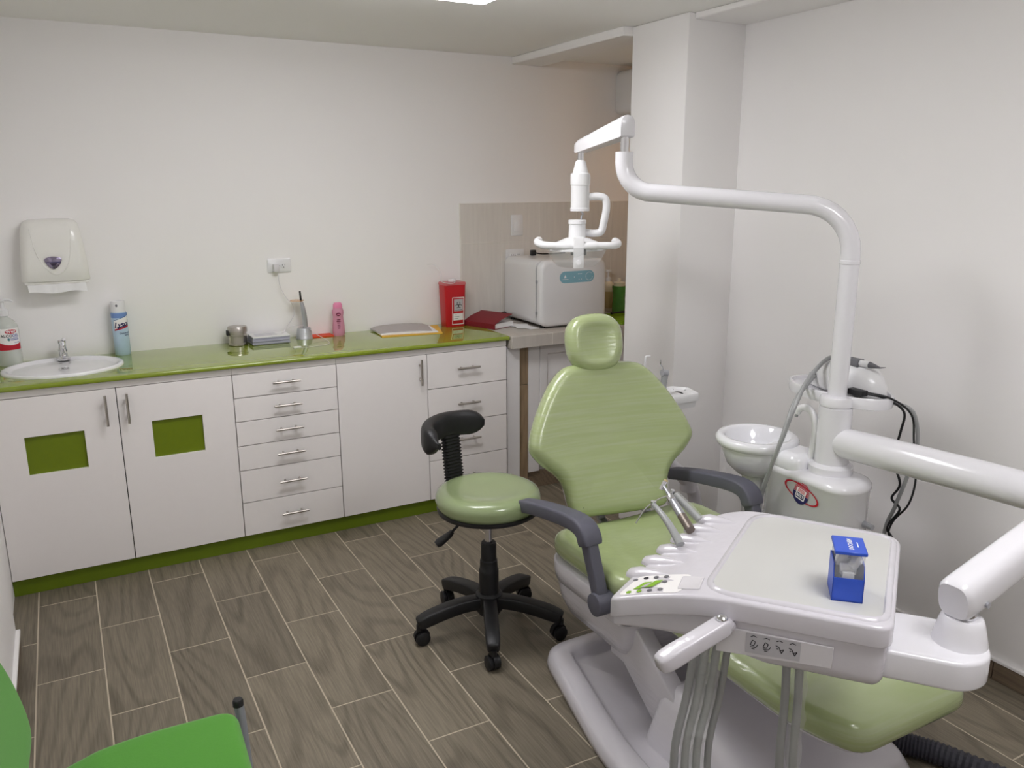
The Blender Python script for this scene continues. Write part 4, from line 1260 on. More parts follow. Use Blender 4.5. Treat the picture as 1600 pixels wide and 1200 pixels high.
# ================================================================== DENTAL UNIT
PX, PY = 2.2, -1.85
t = thing('dental_unit', 'white dental unit pedestal with spittoon bowl beside the chair', 'dental unit', (PX, PY, 0))
po = ccw(resample(round_poly([(2.10, -2.0), (2.29, -1.98), (2.29, -1.62), (2.10, -1.63)], [0.12, 0.10, 0.08, 0.07], 9), 90))
body = B().rings([[(PX + (x - PX) * k, -1.85 + (y + 1.85) * k, z) for x, y in po] for k, z in ((1.08, 0.0), (1.08, 0.03), (1.0, 0.06), (0.985, 0.3), (1.0, 0.655))] +
                 [[(x, y, z) for x, y in offset(po, d_)] for d_, z in ((0.004, 0.66), (0.004, 0.672), (-0.004, 0.683), (-0.02, 0.69))] +
                 [[(2.195 + (x - 2.195) * k, -1.81 + (y + 1.81) * k, 0.692) for x, y in offset(po, -0.02)] for k in (0.6, 0.1)]).obj('pedestal', unit_white, t, angle=40)
B().lathe([(0.0, 0.69), (0.072, 0.69), (0.072, 0.715), (0.064, 0.722), (0.058, 0.725), (0.0, 0.725)], (PX, PY, 0), n=48).obj('post_foot', unit_white, t)
B().lathe([(0.0, 0.72), (0.055, 0.72), (0.053, 0.90), (0.053, 0.917), (0.049, 0.918), (0.049, 0.922), (0.0535, 0.923), (0.0535, 0.948), (0.05, 0.954), (0.033, 0.956), (0.0, 0.956)], (PX, PY, 0), n=48).obj('post', unit_white, t)
# spittoon
bx, by = 2.145, -1.565
bowl = B().lathe([(0.0, 0.595), (0.03, 0.595), (0.07, 0.61), (0.105, 0.645), (0.122, 0.69), (0.127, 0.712), (0.138, 0.716), (0.147, 0.728), (0.147, 0.742), (0.138, 0.752), (0.122, 0.753), (0.113, 0.745), (0.10, 0.70), (0.07, 0.655), (0.03, 0.64), (0.0, 0.638)], (bx, by, 0), n=56).obj('spittoon_bowl', ceramic, t, angle=50)
B().tube([(bx, by, 0.60), (bx, by, 0.45), (bx + 0.03, by - 0.08, 0.40)], [0.045, 0.04, 0.04], n=20).obj('bowl_stem', unit_white, t)
B().rings(pillow(resample(round_poly([(2.10, -1.80), (2.26, -1.80), (2.23, -1.60), (2.10, -1.61)], 0.05), 48), 0.075, 0.03, f=lambda u, v, w_: (u, v, 0.662 + w_), k=4)).obj('bowl_bridge', ceramic, t, angle=60)
sp = smooth_path([(2.17, -1.79, 0.72), (2.17, -1.80, 0.80), (2.17, -1.795, 0.855), (2.17, -1.775, 0.887), (2.17, -1.748, 0.893), (2.17, -1.725, 0.882), (2.17, -1.716, 0.866)], 5)
B().tube(sp, 0.012, n=16).obj('cup_filler', white_plastic, t)
B().cyl((2.17, -1.716, 0.868), (2.17, -1.714, 0.852), 0.006, n=12).obj('filler_tip', dull_metal, t)
# shelf behind the post
so2 = ccw(resample(ellipse(2.30, -1.775, 0.115, 0.20, 60), 80))
B().rings([[(x, y, z) for x, y in offset(so2, d_)] for d_, z in ((-0.02, 0.915), (-0.004, 0.92), (0.0, 0.95), (-0.004, 0.957), (-0.012, 0.957), (-0.016, 0.945), (-0.06, 0.943))]).obj('shelf', unit_white, t, angle=50)
B().tube([(PX + 0.02, PY, 0.93), (2.3, -1.78, 0.925)], 1.0, n=16, sq=(0.06, 0.02)).obj('shelf_bracket', unit_white, t)
# knob on the right side of the pedestal
B().cyl((2.22, -1.985, 0.545), (2.22, -2.02, 0.545), 0.012, 0.009, n=18).obj('knob', dull_metal, t)
# emblem: tilted ring round a striped globe, BEST in the middle
EY, EZ = -1.825, 0.622
fe = lambda h: (lambda a, c: (2.0985 - h, EY - a * 1.15, EZ + c * 1.12))
ta = math.radians(-14)
def rot(a, c): return (a * math.cos(ta) - c * math.sin(ta), a * math.sin(ta) + c * math.cos(ta))
ro = [rot(0.066 * math.cos(q), 0.026 * math.sin(q)) for q in [2 * PI * k / 48 for k in range(48)]]
ri = [rot(0.003 * 0 + 0.059 * math.cos(q), 0.0225 * math.sin(q)) for q in [2 * PI * k / 48 for k in range(48)]]
strip(ro, ri, fe(0.0004), ink_red, 'emblem_ring', body)
gb_ = [(0.029 * math.cos(q), 0.033 * math.sin(q)) for q in [PI + PI * k / 20 for k in range(21)]]
flat([rot(a, c - 0.004) for a, c in gb_], fe(0.0008), ink_navy, 'emblem_globe', body)
for k in range(7):
    c0 = 0.0 + 0.0052 * k - 0.002
    hw = 0.029 * math.sqrt(max(0, 1 - (c0 / 0.036) ** 2))
    flat([rot(a, c) for a, c in ((-hw, c0), (hw, c0), (hw * 0.95, c0 + 0.0028), (-hw * 0.95, c0 + 0.0028))], fe(0.0008), ink_pink, 'emblem_stripe', body)
flat([rot(a, c) for a, c in rrect(-0.0175, 0.0175, -0.022, 0.0135, 0.004)], fe(0.0012), label_white, 'emblem_panel', body)
for k in range(3):
    flat([rot(a, c) for a, c in ((-0.0125, 0.0008 + 0.004 * k), (0.0125, 0.0008 + 0.004 * k), (0.0125, 0.003 + 0.004 * k), (-0.0125, 0.003 + 0.004 * k))], fe(0.0016), ink_pink, 'emblem_stripe', body)
flat([rot(a, c) for a, c in ((-0.0145, -0.018), (0.0145, -0.018), (0.0145, -0.0025), (-0.0145, -0.0025))], fe(0.0016), ink_navy, 'emblem_panel', body)
lettering('BEST', 0.0125, lambda x, y: fe(0.002)(*rot(x, y - 0.0102)), ink_white, body, bold=0.0004)

# ------------------------------------------------------------------ scaler on the shelf
t = thing('ultrasonic_scaler', 'white dome-shaped scaler with grey cable on the shelf behind the post', 'scaler', (2.31, -1.775, 0.945))
do = ccw(resample(ellipse(2.32, -1.79, 0.075, 0.148, 60), 70))
B().rings([[(2.32 + (x - 2.32) * k, -1.79 + (y + 1.79) * k, z) for x, y in do] for k, z in ((0.94, 0.946), (1.0, 0.95), (1.0, 0.958), (0.97, 0.985), (0.88, 1.012), (0.74, 1.032), (0.5, 1.043), (0.2, 1.046))]).obj('body', white_plastic, t, angle=50)
B().box(2.233, 2.25, -1.905, -1.845, 0.9465, 0.952).obj('base_slot', ink, t, smooth=False)
B().cyl((2.262, -1.70, 0.985), (2.25, -1.685, 0.985), 0.010, n=16).obj('cable_gland', hose_grey, t)
for dz, pts in ((0, [(2.26, -1.70, 0.985), (2.20, -1.725, 0.966), (2.12, -1.749, 0.926), (2.06, -1.767, 0.838), (2.035, -1.76, 0.75), (2.05, -1.70, 0.61), (2.05, -1.66, 0.45), (2.05, -1.62, 0.25), (2.07, -1.6, 0.1)]),):
    B().tube(smooth_path(pts, 7), 0.0065, n=10).obj('cable', hose_grey, t)
t = thing('scaler_handpiece', 'grey and white scaler handpiece lying on top of the scaler', 'handpiece', (2.31, -1.86, 1.05))
B().tube([(2.30, -1.76, 1.052), (2.30, -1.85, 1.052)], 1.0, n=16, sq=(0.035, 0.026)).obj('cradle', ink_grey, t)
B().tube([(2.30, -1.85, 1.053), (2.30, -1.885, 1.053)], 0.011, n=16).obj('sleeve', white_plastic, t)
B().tube([(2.30, -1.885, 1.053), (2.30, -1.91, 1.052), (2.30, -1.925, 1.051), (2.30, -1.945, 1.056)], [0.011, 0.006, 0.0025, 0.001], n=14).obj('tip', ink_grey, t)
B().tube(smooth_path([(2.30, -1.76, 1.053), (2.28, -1.735, 1.05), (2.22, -1.735, 1.015), (2.16, -1.749, 0.976), (2.10, -1.762, 0.898), (2.06, -1.762, 0.808), (2.045, -1.735, 0.70), (2.06, -1.68, 0.55), (2.06, -1.64, 0.42), (2.07, -1.61, 0.25), (2.08, -1.59, 0.1)], 7), 0.0075, n=10).obj('cable', hose_grey, t)
t = thing('power_cable_pair', 'black twisted power cables hanging behind the unit with a grey hose', 'cable', (2.36, -1.9, 0.9))
B().box(2.225, 2.255, -1.925, -1.865, 0.961, 0.980).obj('plug', black_plastic, t, bevel=0.003)
B().tube(smooth_path([(2.25, -1.92, 0.97), (2.30, -1.96, 0.955), (2.39, -1.965, 0.90), (2.42, -1.94, 0.82), (2.42, -1.925, 0.72), (2.42, -1.96, 0.64), (2.42, -1.935, 0.58), (2.42, -1.97, 0.55), (2.42, -1.93, 0.47), (2.42, -1.96, 0.42), (2.42, -1.95, 0.25), (2.42, -1.95, 0.02)], 7), 0.0042, n=8).obj('cable', black_plastic, t)
B().tube(smooth_path([(2.25, -1.91, 0.972), (2.30, -1.975, 0.96), (2.38, -2.0, 0.90), (2.41, -2.0, 0.80), (2.42, -2.015, 0.68), (2.42, -2.00, 0.58), (2.42, -1.95, 0.50), (2.42, -1.94, 0.44), (2.42, -1.98, 0.38), (2.42, -1.98, 0.02)], 7), 0.0035, n=8).obj('cable', black_plastic, t)
B().tube(smooth_path([(2.36, -1.93, 0.93), (2.41, -1.985, 0.90), (2.43, -2.0, 0.78), (2.42, -1.98, 0.66), (2.42, -1.95, 0.55), (2.42, -1.92, 0.42), (2.42, -1.92, 0.02)], 6), 0.0065, n=10).obj('hose', hose_grey, t)

# ------------------------------------------------------------------ assistant holder behind the chair
t = thing('assistant_holder', 'white instrument holder shelf on a bent arm behind the chair back', 'holder', (2.06, -1.13, 0.8))
ho = ccw(round_poly([(1.93, -1.20), (2.19, -1.20), (2.215, -1.10), (2.17, -1.05), (1.93, -1.05)], 0.015))
B().rings([[(x, y, z) for x, y in offset(ho, d_)] for d_, z in ((-0.02, 0.757), (-0.012, 0.76), (-0.008, 0.785), (0.0, 0.787), (0.002, 0.812), (-0.002, 0.818), (-0.008, 0.818), (-0.014, 0.81), (-0.05, 0.809))]).obj('shelf', white_plastic, t, angle=45)
B().tube(smooth_path([(2.0, -1.12, 0.76), (2.0, -1.12, 0.67), (2.02, -1.12, 0.61), (2.08, -1.12, 0.545), (2.14, -1.12, 0.49), (2.20, -1.12, 0.43), (2.25, -1.12, 0.37), (2.26, -1.14, 0.28), (2.23, -1.22, 0.20), (2.20, -1.40, 0.17), (2.2, -1.62, 0.17)], 6), 0.028, n=18).obj('arm', film_white, t)
B().lathe([(0, -0.03), (0.034, -0.03), (0.036, 0), (0.034, 0.03), (0, 0.03)], (2.225, -1.12, 0.40), n=20).obj('elbow_joint', film_white, t)
t = thing('air_water_syringe', 'grey air-water syringe standing in the assistant holder', 'syringe', (2.07, -1.12, 0.82))
B().tube([(2.068, -1.12, 0.800), (2.07, -1.12, 0.86), (2.073, -1.12, 0.89)], [0.011, 0.013, 0.014], n=16).obj('handle', hose_grey, t)
B().tube([(2.058, -1.12, 0.90), (2.085, -1.12, 0.898)], [0.013, 0.012], n=14).obj('head', dull_metal, t)
B().tube(smooth_path([(2.066, -1.12, 0.91), (2.058, -1.12, 0.925), (2.05, -1.12, 0.935), (2.048, -1.12, 0.955)], 4), 0.003, n=8).obj('nozzle', chrome, t)
t = thing('saliva_ejector', 'thin white saliva ejector tube in the assistant holder', 'tube', (1.97, -1.12, 0.82))
B().tube(smooth_path([(1.965, -1.12, 0.80), (1.97, -1.12, 0.88), (1.972, -1.12, 0.965), (1.978, -1.12, 0.975), (1.995, -1.12, 0.975)], 5), 0.004, n=10).obj('straw', white_plastic, t)
B().tube([(1.965, -1.12, 0.80), (1.966, -1.12, 0.86)], 0.008, n=12).obj('socket', white_plastic, t)
tag(B().tube([(2.018, -1.12, 0.79), (2.018, -1.12, 0.85), (2.018, -1.12, 0.863)], [0.009, 0.008, 0.006], n=12).obj('suction_tip', white_plastic), 'short white suction tip between ejector and syringe', 'tip')

# ------------------------------------------------------------------ operating lamp
t = thing('operating_lamp', 'white dental operating lamp on a long bent tube arm', 'lamp', (PX, PY, 0.95))
E0 = Vector((1.722, -1.285, 1.605))
el = Vector((PX, PY, 1.585))
d_ = Vector((E0.x - PX, E0.y - PY, 0)).normalized()
path = [(PX, PY, 0.95), (PX, PY, 1.2), (PX, PY, 1.42)]
for k in range(1, 9):
    q = PI / 2 * k / 8
    path.append(tuple(Vector((PX, PY, 1.42)) + d_ * 0.15 * (1 - math.cos(q)) + Vector((0, 0, 0.15 * math.sin(q)))))
h0 = Vector(path[-1])
h1 = E0 - d_ * 0.10
path.append(tuple(h0.lerp(h1, 0.5)))
path.append(tuple(h1))
for k in range(1, 9):
    q = PI / 2 * k / 8
    path.append(tuple(h1 + d_ * 0.10 * math.sin(q) + Vector((0, 0, 0.10 * (1 - math.cos(q))))))
top = Vector(path[-1])
path.append(tuple(top + Vector((0, 0, 0.035))))
B().tube(path, 0.0305, n=32).obj('tube_arm', unit_white, t, angle=60)
B().lathe([(0.0305, 1.385), (0.0325, 1.387), (0.0325, 1.397), (0.0305, 1.399)], (PX, PY, 0), n=32).obj('joint_ring', unit_white, t)
z0 = path[-1][2]
B().cyl((top.x, top.y, z0 - 0.002), (top.x, top.y, z0 + 0.05), 0.0145, n=24).obj('pin', chrome, t)
# link arm: box section with rounded top, from the pin to the lamp head
L1 = Vector((1.795, -0.905, 1.775))
L0 = Vector((top.x, top.y, z0 + 0.082))
ld = (L1 - L0).normalized()
sd = ld.cross(Vector((0, 0, 1))).normalized()
R = []
for f_, hw, hh in ((-0.06, 0.022, 0.030), (-0.055, 0.0255, 0.034), (-0.03, 0.0265, 0.036), (0.5, 0.025, 0.031), (0.98, 0.022, 0.026), (1.06, 0.018, 0.020), (1.085, 0.012, 0.010)):
    cpt = L0.lerp(L1, f_) if f_ >= 0 else L0 + ld * (f_ * (L1 - L0).length)
    ring = []
    for k in range(9):
        a = PI * k / 8
        ring.append(tuple(cpt + sd * hw * math.cos(a) + Vector((0, 0, hh * 0.25 + hh * 0.75 * math.sin(a)))))
    ring += [tuple(cpt - sd * hw + Vector((0, 0, -hh))), tuple(cpt + sd * hw + Vector((0, 0, -hh)))]
    R.append(ring)
B().rings(R).obj('link_arm', unit_white, t, angle=50)
hx, hy = L1.x, L1.y
B().cyl((hx, hy, 1.70), (hx, hy, 1.757), 0.012, n=20).obj('pin', chrome, t)
head = B().lathe([(0, 0.170), (0.014, 0.170), (0.020, 0.162), (0.030, 0.122), (0.037, 0.120), (0.038, 0.112), (0.038, 0.078), (0.0355, 0.076), (0.036, -0.008), (0.0375, -0.010), (0.037, -0.021), (0.0, -0.022)], (hx, hy, 1.553), n=36).obj('neck', white_plastic, t, angle=35)
_cr = Vector((math.cos(0.5), -math.sin(0.5), 0))      # lamp head is turned broadside on
hb = [Vector((hx, hy, 1.585)) + _cr * 0.03, Vector((hx, hy, 1.588)) + _cr * 0.07, Vector((hx, hy, 1.578)) + _cr * 0.098, Vector((hx, hy, 1.54)) + _cr * 0.103, Vector((hx, hy, 1.49)) + _cr * 0.094, Vector((hx, hy, 1.455)) + _cr * 0.085, Vector((hx, hy, 1.447)) + _cr * 0.06, Vector((hx, hy, 1.45)) + _cr * 0.02]
B().tube(smooth_path([tuple(p) for p in hb], 5), 0.0145, n=18).obj('yoke', white_plastic, t, angle=60)
B().tube(smooth_path([(hx - 0.006, hy - 0.01, 1.534), (hx + 0.002, hy - 0.02, 1.522), (hx - 0.006, hy - 0.02, 1.512), (hx + 0.0, hy - 0.012, 1.496)], 4), 0.003, n=8).obj('wire', dull_metal, t)
hx2, hy2 = hx - 0.016, hy - 0.008
B().lathe([(0, 1.50), (0.030, 1.50), (0.035, 1.498), (0.035, 1.485), (0.032, 1.483), (0.034, 1.42), (0.0, 1.415)], (hx2, hy2, 0), n=32).obj('housing', white_plastic, t)
# handle bar with up-turned ends, bowed towards the camera
fwd_ = Vector((-math.sin(0.5), -math.cos(0.5), 0))
hc = Vector((hx2, hy2, 1.405)) + fwd_ * 0.075
hp = [hc + _cr * x + fwd_ * y + Vector((0, 0, z)) for x, y, z in ((-0.148, -0.08, 0.016), (-0.155, -0.055, 0.013), (-0.152, -0.03, 0.008), (-0.13, -0.008, 0.002), (-0.08, 0.0, 0.0), (0.0, 0.004, 0.0), (0.08, 0.0, 0.0), (0.13, -0.008, 0.0), (0.152, -0.03, 0.003), (0.155, -0.055, 0.008), (0.148, -0.08, 0.012))]
B().tube(smooth_path([tuple(p) for p in hp], 5), 0.0145, n=18).obj('handle_bar', white_plastic, t, angle=60)
B().tube([tuple(hc + _cr * x + fwd_ * 0.003) for x in (-0.06, 0.07)], 0.0165, n=18).obj('handle_sleeve', white_plastic, t)
# reflector dome and clear shield
B().lathe([(0.112, -0.012), (0.11, -0.006), (0.085, 0.02), (0.045, 0.036), (0.0, 0.04), (0.0, 0.036), (0.045, 0.032), (0.08, 0.015), (0.10, -0.012)], (hx2, hy2, 1.395), n=48, sx=1.0, sy=0.8).obj('reflector', white_plastic, t, angle=60)
B().lathe([(0.128, 0.0), (0.122, -0.02), (0.10, -0.058), (0.078, -0.078), (0.05, -0.083), (0.0, -0.085)], (hx2, hy2, 1.40), n=48, sx=1.0, sy=0.8).obj('shield', lamp_shield, t, angle=60)
pl = hc + fwd_ * 0.008
R = [[tuple(pl + _cr * x + fwd_ * y + Vector((0, 0, z))) for x, y in ((-0.020, -0.012), (0.020, -0.012), (0.020, 0.012), (-0.020, 0.012))] for z in (-0.085, 0.034)]
pt = B().rings(R).obj('front_plate', white_plastic, t, bevel=0.003)
B().tube([tuple(pl + fwd_ * 0.012 + Vector((0, 0, -0.062))), tuple(pl + fwd_ * 0.016 + Vector((0, 0, -0.062)))], 0.009, n=18).obj('button', white_plastic, pt)
for s in (-1, 1):
    B().tube([tuple(pl + _cr * 0.024 * s + Vector((0, 0, -0.035))), tuple(pl + _cr * 0.024 * s + Vector((0, 0, -0.008)))], 0.006, n=10).obj('socket', black_plastic, pt)


# ================================================================== DELIVERY TRAY ON ITS ARM
TO, TU, TV = Vector((0.947, -2.33, 0)), Vector((0.624, -0.781, 0)), Vector((0.781, 0.624, 0))
ZTOP = 0.82


def hgt(u):
    return -0.05 * (1 - clamp(u / 0.24)) ** 1.6


def tw(u, v, z):
    p = TO + TU * u + TV * v
    return (p.x, p.y, z)


def ts(u, v, h=0.0):
    """point on the tray surface"""
    return tw(u, v, ZTOP + hgt(u) + h)


t = thing('instrument_table', 'white instrument delivery table on a jointed arm over the chair', 'instrument table', (1.28, -2.42, 0.7))
to = ccw(resample(round_poly([(0.0, 0.0), (0.556, 0.0), (0.585, 0.47), (0.245, 0.505), (0.15, 0.47), (0.02, 0.1)], [0.02, 0.035, 0.05, 0.09, 0.05, 0.06], 8), 140))
B().rings(pillow(to, 0.045, 0.008, rb=0.003, f=lambda u, v, w_: tw(u, v, ZTOP - 0.045 + w_ + hgt(u)), k=5)).obj('top_shell', film_white, t, angle=50)
B().rings(pillow(offset(to, -0.008), 0.095, 0.003, rb=0.03, f=lambda u, v, w_: tw(u, v, ZTOP - 0.0455 + hgt(u) - (0.095 - w_) * (0.25 + 0.75 * clamp(u / 0.33))), k=5)).obj('lower_shell', film_white, t, angle=50)
# raised rim round the mat, and the mat itself
mo = ccw(resample(round_poly([(0.205, 0.03), (0.535, 0.03), (0.56, 0.445), (0.255, 0.475)], [0.06, 0.03, 0.03, 0.06], 8), 90))
B().rings([[ts(u, v, h) for u, v in offset(mo, d_)] for d_, h in ((0.016, -0.001), (0.013, 0.005), (0.004, 0.006), (0.0, 0.0005))], cap=False).obj('tray_rim', film_white, t, angle=60)
B().rings([[ts(u, v, h) for u, v in offset(mo, d_)] for d_, h in ((0.002, -0.002), (0.002, 0.0015), (0.0, 0.002))]).obj('tray_mat', pad_white, t, angle=60)
# holder ridges along the slanted instrument edge
ed = Vector((0.125, 0.37, 0)).normalized()
en = Vector((-ed.y, ed.x, 0))
for k in range(6):
    q = Vector((0.035, 0.125, 0)) + ed * (0.064 * k)
    R = []
    for f_, hw, hh in ((-0.026, 0.010, 0.006), (-0.021, 0.019, 0.013), (0.0, 0.023, 0.019), (0.04, 0.017, 0.014), (0.075, 0.008, 0.007), (0.095, 0.002, 0.001)):
        c_ = q - en * f_
        ring = []
        for j in range(10):
            a = PI * j / 9
            o_ = c_ + ed * hw * math.cos(a)
            ring.append(ts(o_.x, o_.y, -0.006 + hh * math.sin(a)) if f_ > -0.02 else tw(o_.x, o_.y, ZTOP + hgt(max(0, q.x)) - 0.008 + hh * math.sin(a)))
        R.append(ring)
    B().rings(R).obj('holder_ridge', film_white, t, angle=60)
# control panel on the near corner: keys, arrow and small screen
pn = ccw(resample(round_poly([(0.018, 0.012), (0.15, 0.012), (0.16, 0.10), (0.045, 0.10)], 0.012), 40))
B().rings([[ts(u, v, h) for u, v in offset(pn, d_)] for d_, h in ((0.0, 0.0), (0.0, 0.001), (-0.001, 0.0012))]).obj('key_panel', label_white, t)
keys = [(0.040, 0.082, ink_grey), (0.062, 0.087, ink), (0.084, 0.089, ink_grey), (0.106, 0.090, ink_grey), (0.108, 0.065, ink_grey), (0.040, 0.022, ink_green), (0.062, 0.024, ink_green), (0.084, 0.025, ink_grey), (0.106, 0.028, ink_grey)]
for u, v, m_ in keys:
    B().rings([[ts(u + r_ * math.cos(a), v + r_ * math.sin(a), h) for a in [2 * PI * k / 16 for k in range(16)]] for r_, h in ((0.0055, 0.001), (0.0055, 0.0018), (0.0045, 0.0022))]).obj('key', m_, t)
flat([(0.046, 0.034), (0.062, 0.034), (0.082, 0.066), (0.064, 0.066)], lambda u, v: ts(u, v, 0.0018), ink_green, 'arrow_print', t)
flat([(0.060, 0.040), (0.084, 0.040), (0.096, 0.060), (0.074, 0.060)], lambda u, v: ts(u, v, 0.0022), label_grey, 'arrow_print', t)
flat([(0.070, 0.038), (0.086, 0.038), (0.104, 0.070), (0.088, 0.070)], lambda u, v: ts(u, v, 0.0026), ink_green, 'arrow_print', t)
B().rings([[ts(u, v, h) for u, v in ccw(rrect(0.142 + i, 0.188 - i, 0.028 + i, 0.088 - i, 0.004))] for i, h in ((0, 0.0), (0, 0.0025), (0.002, 0.003), (0.004, 0.0015))]).obj('screen', grey_white, t)
# pictogram plate on the front of the lower shell
def pf(h): return lambda u, z: tw(u, 0.006 - h, z)
pg = B().rings([[pf(h)(u, z) for u, z in ((0.232, 0.758), (0.455, 0.758), (0.455, 0.712), (0.232, 0.700))] for h in (-0.01, 0.0035)]).obj('pictogram_plate', grey_white, t, bevel=0.001, seg=1)
flat([(0.29, 0.755), (0.395, 0.755), (0.395, 0.714), (0.29, 0.711)], pf(0.004), label_grey, 'sticker', pg)
for k in range(4):
    u0 = 0.305 + 0.025 * k
    def line(pts, w_=0.0008):
        for a, c in zip(pts, pts[1:]):
            d2 = Vector((c[0] - a[0], c[1] - a[1])).normalized() * w_
            nx, ny = -d2.y, d2.x
            flat([(a[0] + nx, a[1] + ny), (c[0] + nx, c[1] + ny), (c[0] - nx, c[1] - ny), (a[0] - nx, a[1] - ny)], pf(0.0045), ink, 'pictogram', pg)
    line([(u0 - 0.006, 0.748), (u0, 0.751), (u0 + 0.006, 0.7485)])
    if k < 2:
        line([(u0 - 0.006, 0.73), (u0 - 0.002, 0.741), (u0 + 0.004, 0.738), (u0 + 0.001, 0.729), (u0 - 0.006, 0.73)])
        line([(u0 - 0.006, 0.726), (u0 + 0.005, 0.726), (u0 + 0.009, 0.733)])
        line([(u0 - 0.003, 0.722), (u0 + 0.003, 0.722)])
    else:
        line([(u0 - 0.007, 0.739), (u0 - 0.001, 0.737), (u0 + 0.005, 0.724), (u0 + 0.009, 0.733), (u0 + 0.001, 0.729)])
        line([(u0 - 0.005, 0.733), (u0 - 0.002, 0.732)])
# grip on the near side, with its bolt
hA, hB = Vector(tw(0.245, -0.035, 0.778)), Vector(tw(0.155, -0.135, 0.737))
gd = (hB - hA).normalized()
gp = [hA - gd * 0.012, hA - gd * 0.006, hA, hA.lerp(hB, 0.5), hB - gd * 0.02, hB, hB + gd * 0.012, hB + gd * 0.016]
B().tube([tuple(p) for p in gp], [0.8, 0.95, 1.0, 1.0, 1.05, 1.0, 0.85, 0.6], n=24, sq=(0.036, 0.036)).obj('grip', film_white, t, angle=50)
B().tube([tuple(hA + Vector((0, 0, 0.0))), tuple(Vector(tw(0.255, 0.02, 0.755)))], 0.016, n=18).obj('grip_mount', film_white, t)
B().lathe([(0, 0), (0.012, 0), (0.012, 0.004), (0.009, 0.007), (0.006, 0.009), (0.0, 0.009)], (hA.x, hA.y, hA.z + 0.0165), n=20).obj('bolt', chrome, t)
# bracket and swivel cone on the far side
br = [(0.54, 0.03), (0.54, 0.20), (0.66, 0.205), (0.735, 0.165), (0.735, 0.075), (0.69, 0.03)]
B().rings(pillow(resample(round_poly(br, [0.01, 0.01, 0.05, 0.05, 0.05, 0.05], 8), 80), 0.062, 0.008, f=lambda u, v, w_: tw(u, v, 0.698 + w_), k=4)).obj('bracket', unit_white, t, angle=45)
cu_, cv_ = 0.682, 0.122
cc = Vector(tw(cu_, cv_, 0))
B().lathe([(0, 0.75), (0.052, 0.75), (0.050, 0.765), (0.042, 0.80), (0.038, 0.812), (0.034, 0.816), (0.0, 0.816)], (cc.x, cc.y, 0), n=40).obj('swivel_cone', unit_white, t)
B().lathe([(0, 0.81), (0.026, 0.81), (0.026, 0.828), (0.0, 0.828)], (cc.x, cc.y, 0), n=32).obj('swivel_ring', chrome, t)
# balance arm up to the elbow, lower arm back to the post
EL = Vector((2.27, -2.74, 1.03))
A0_ = Vector((cc.x + 0.008, cc.y + 0.004, 0.862))
ad_ = (EL - A0_).normalized()
sd = ad_.cross(Vector((0, 0, 1))).normalized()
uu_ = sd.cross(ad_)
R = []
for f_, k in ((-0.045, 0.86), (-0.038, 0.97), (-0.02, 1.0), (0.35, 1.0), ((EL - A0_).length, 1.0)):
    cpt = A0_ + ad_ * f_
    ring = []
    for j in range(28):
        a = 2 * PI * j / 28
        ca, sa = math.cos(a), math.sin(a)
        ring.append(tuple(cpt + sd * 0.034 * k * math.copysign(abs(ca) ** 0.6, ca) + uu_ * 0.042 * k * math.copysign(abs(sa) ** 0.7, sa)))
    R.append(ring)
ba_ = B().rings(R).obj('balance_arm', unit_white, t, angle=50)
B().tube([tuple(A0_ + ad_ * 0.012 + sd * 0.033 - uu_ * 0.02), tuple(A0_ + ad_ * 0.012 + sd * 0.038 - uu_ * 0.02)], 0.006, n=14).obj('screw', dull_metal, ba_)
B().lathe([(0, 0.76), (0.05, 0.76), (0.05, 1.06), (0.045, 1.075), (0, 1.08)], (EL.x, EL.y, 0), n=36).obj('elbow', unit_white, t)
B().tube([(PX + 0.002, PY - 0.01, 0.80), (2.203, -1.90, 0.802), (2.24, -2.35, 0.815), (EL.x, EL.y, 0.82)], [0.040, 0.051, 0.052, 0.05], n=36).obj('lower_arm', unit_white, t, angle=60)
# film-wrapped hoses hanging from the underside
hs = [((0.185, 0.05), (0.155, 0.02), 0.009), ((0.207, 0.055), (0.177, 0.03), 0.009), ((0.229, 0.06), (0.20, 0.04), 0.009), ((0.25, 0.07), (0.222, 0.055), 0.008), ((0.365, 0.11), (0.37, 0.09), 0.009), ((0.39, 0.122), (0.397, 0.102), 0.009)]
for k, ((u0, v0), (u1, v1), r_) in enumerate(hs):
    p0, p1 = Vector(tw(u0, v0, 0.70)), Vector(tw(u1, v1, 0.42))
    p2 = Vector(tw(u1 + 0.01, v1 + 0.02, 0.22))
    p3 = Vector(tw(u1 + 0.03, v1 + 0.12, 0.09 + 0.012 * (k % 3)))
    hpth = smooth_path([tuple(p0), tuple(p0.lerp(p1, 0.5) + Vector((0.004, 0, 0))), tuple(p1), tuple(p2), tuple(p3)], 6)
    h_ = B().tube(hpth, r_, n=12).obj('hose', hose_grey, t)
    if k in (1, 2, 5):
        n_ = len(hpth)
        rr_ = [r_ + 0.006 + 0.0035 * math.sin(i * 1.9 + k) + 0.003 * rnd.random() for i in range(n_)]
        B().tube(hpth, rr_, n=9, cap=False).obj('film_wrap', film_clear, h_, angle=25)


# ------------------------------------------------------------------ handpieces in the holder
def hp_frame(base, tip):
    b0, t0 = Vector(base), Vector(tip)
    return lambda f_: tuple(b0.lerp(t0, f_))


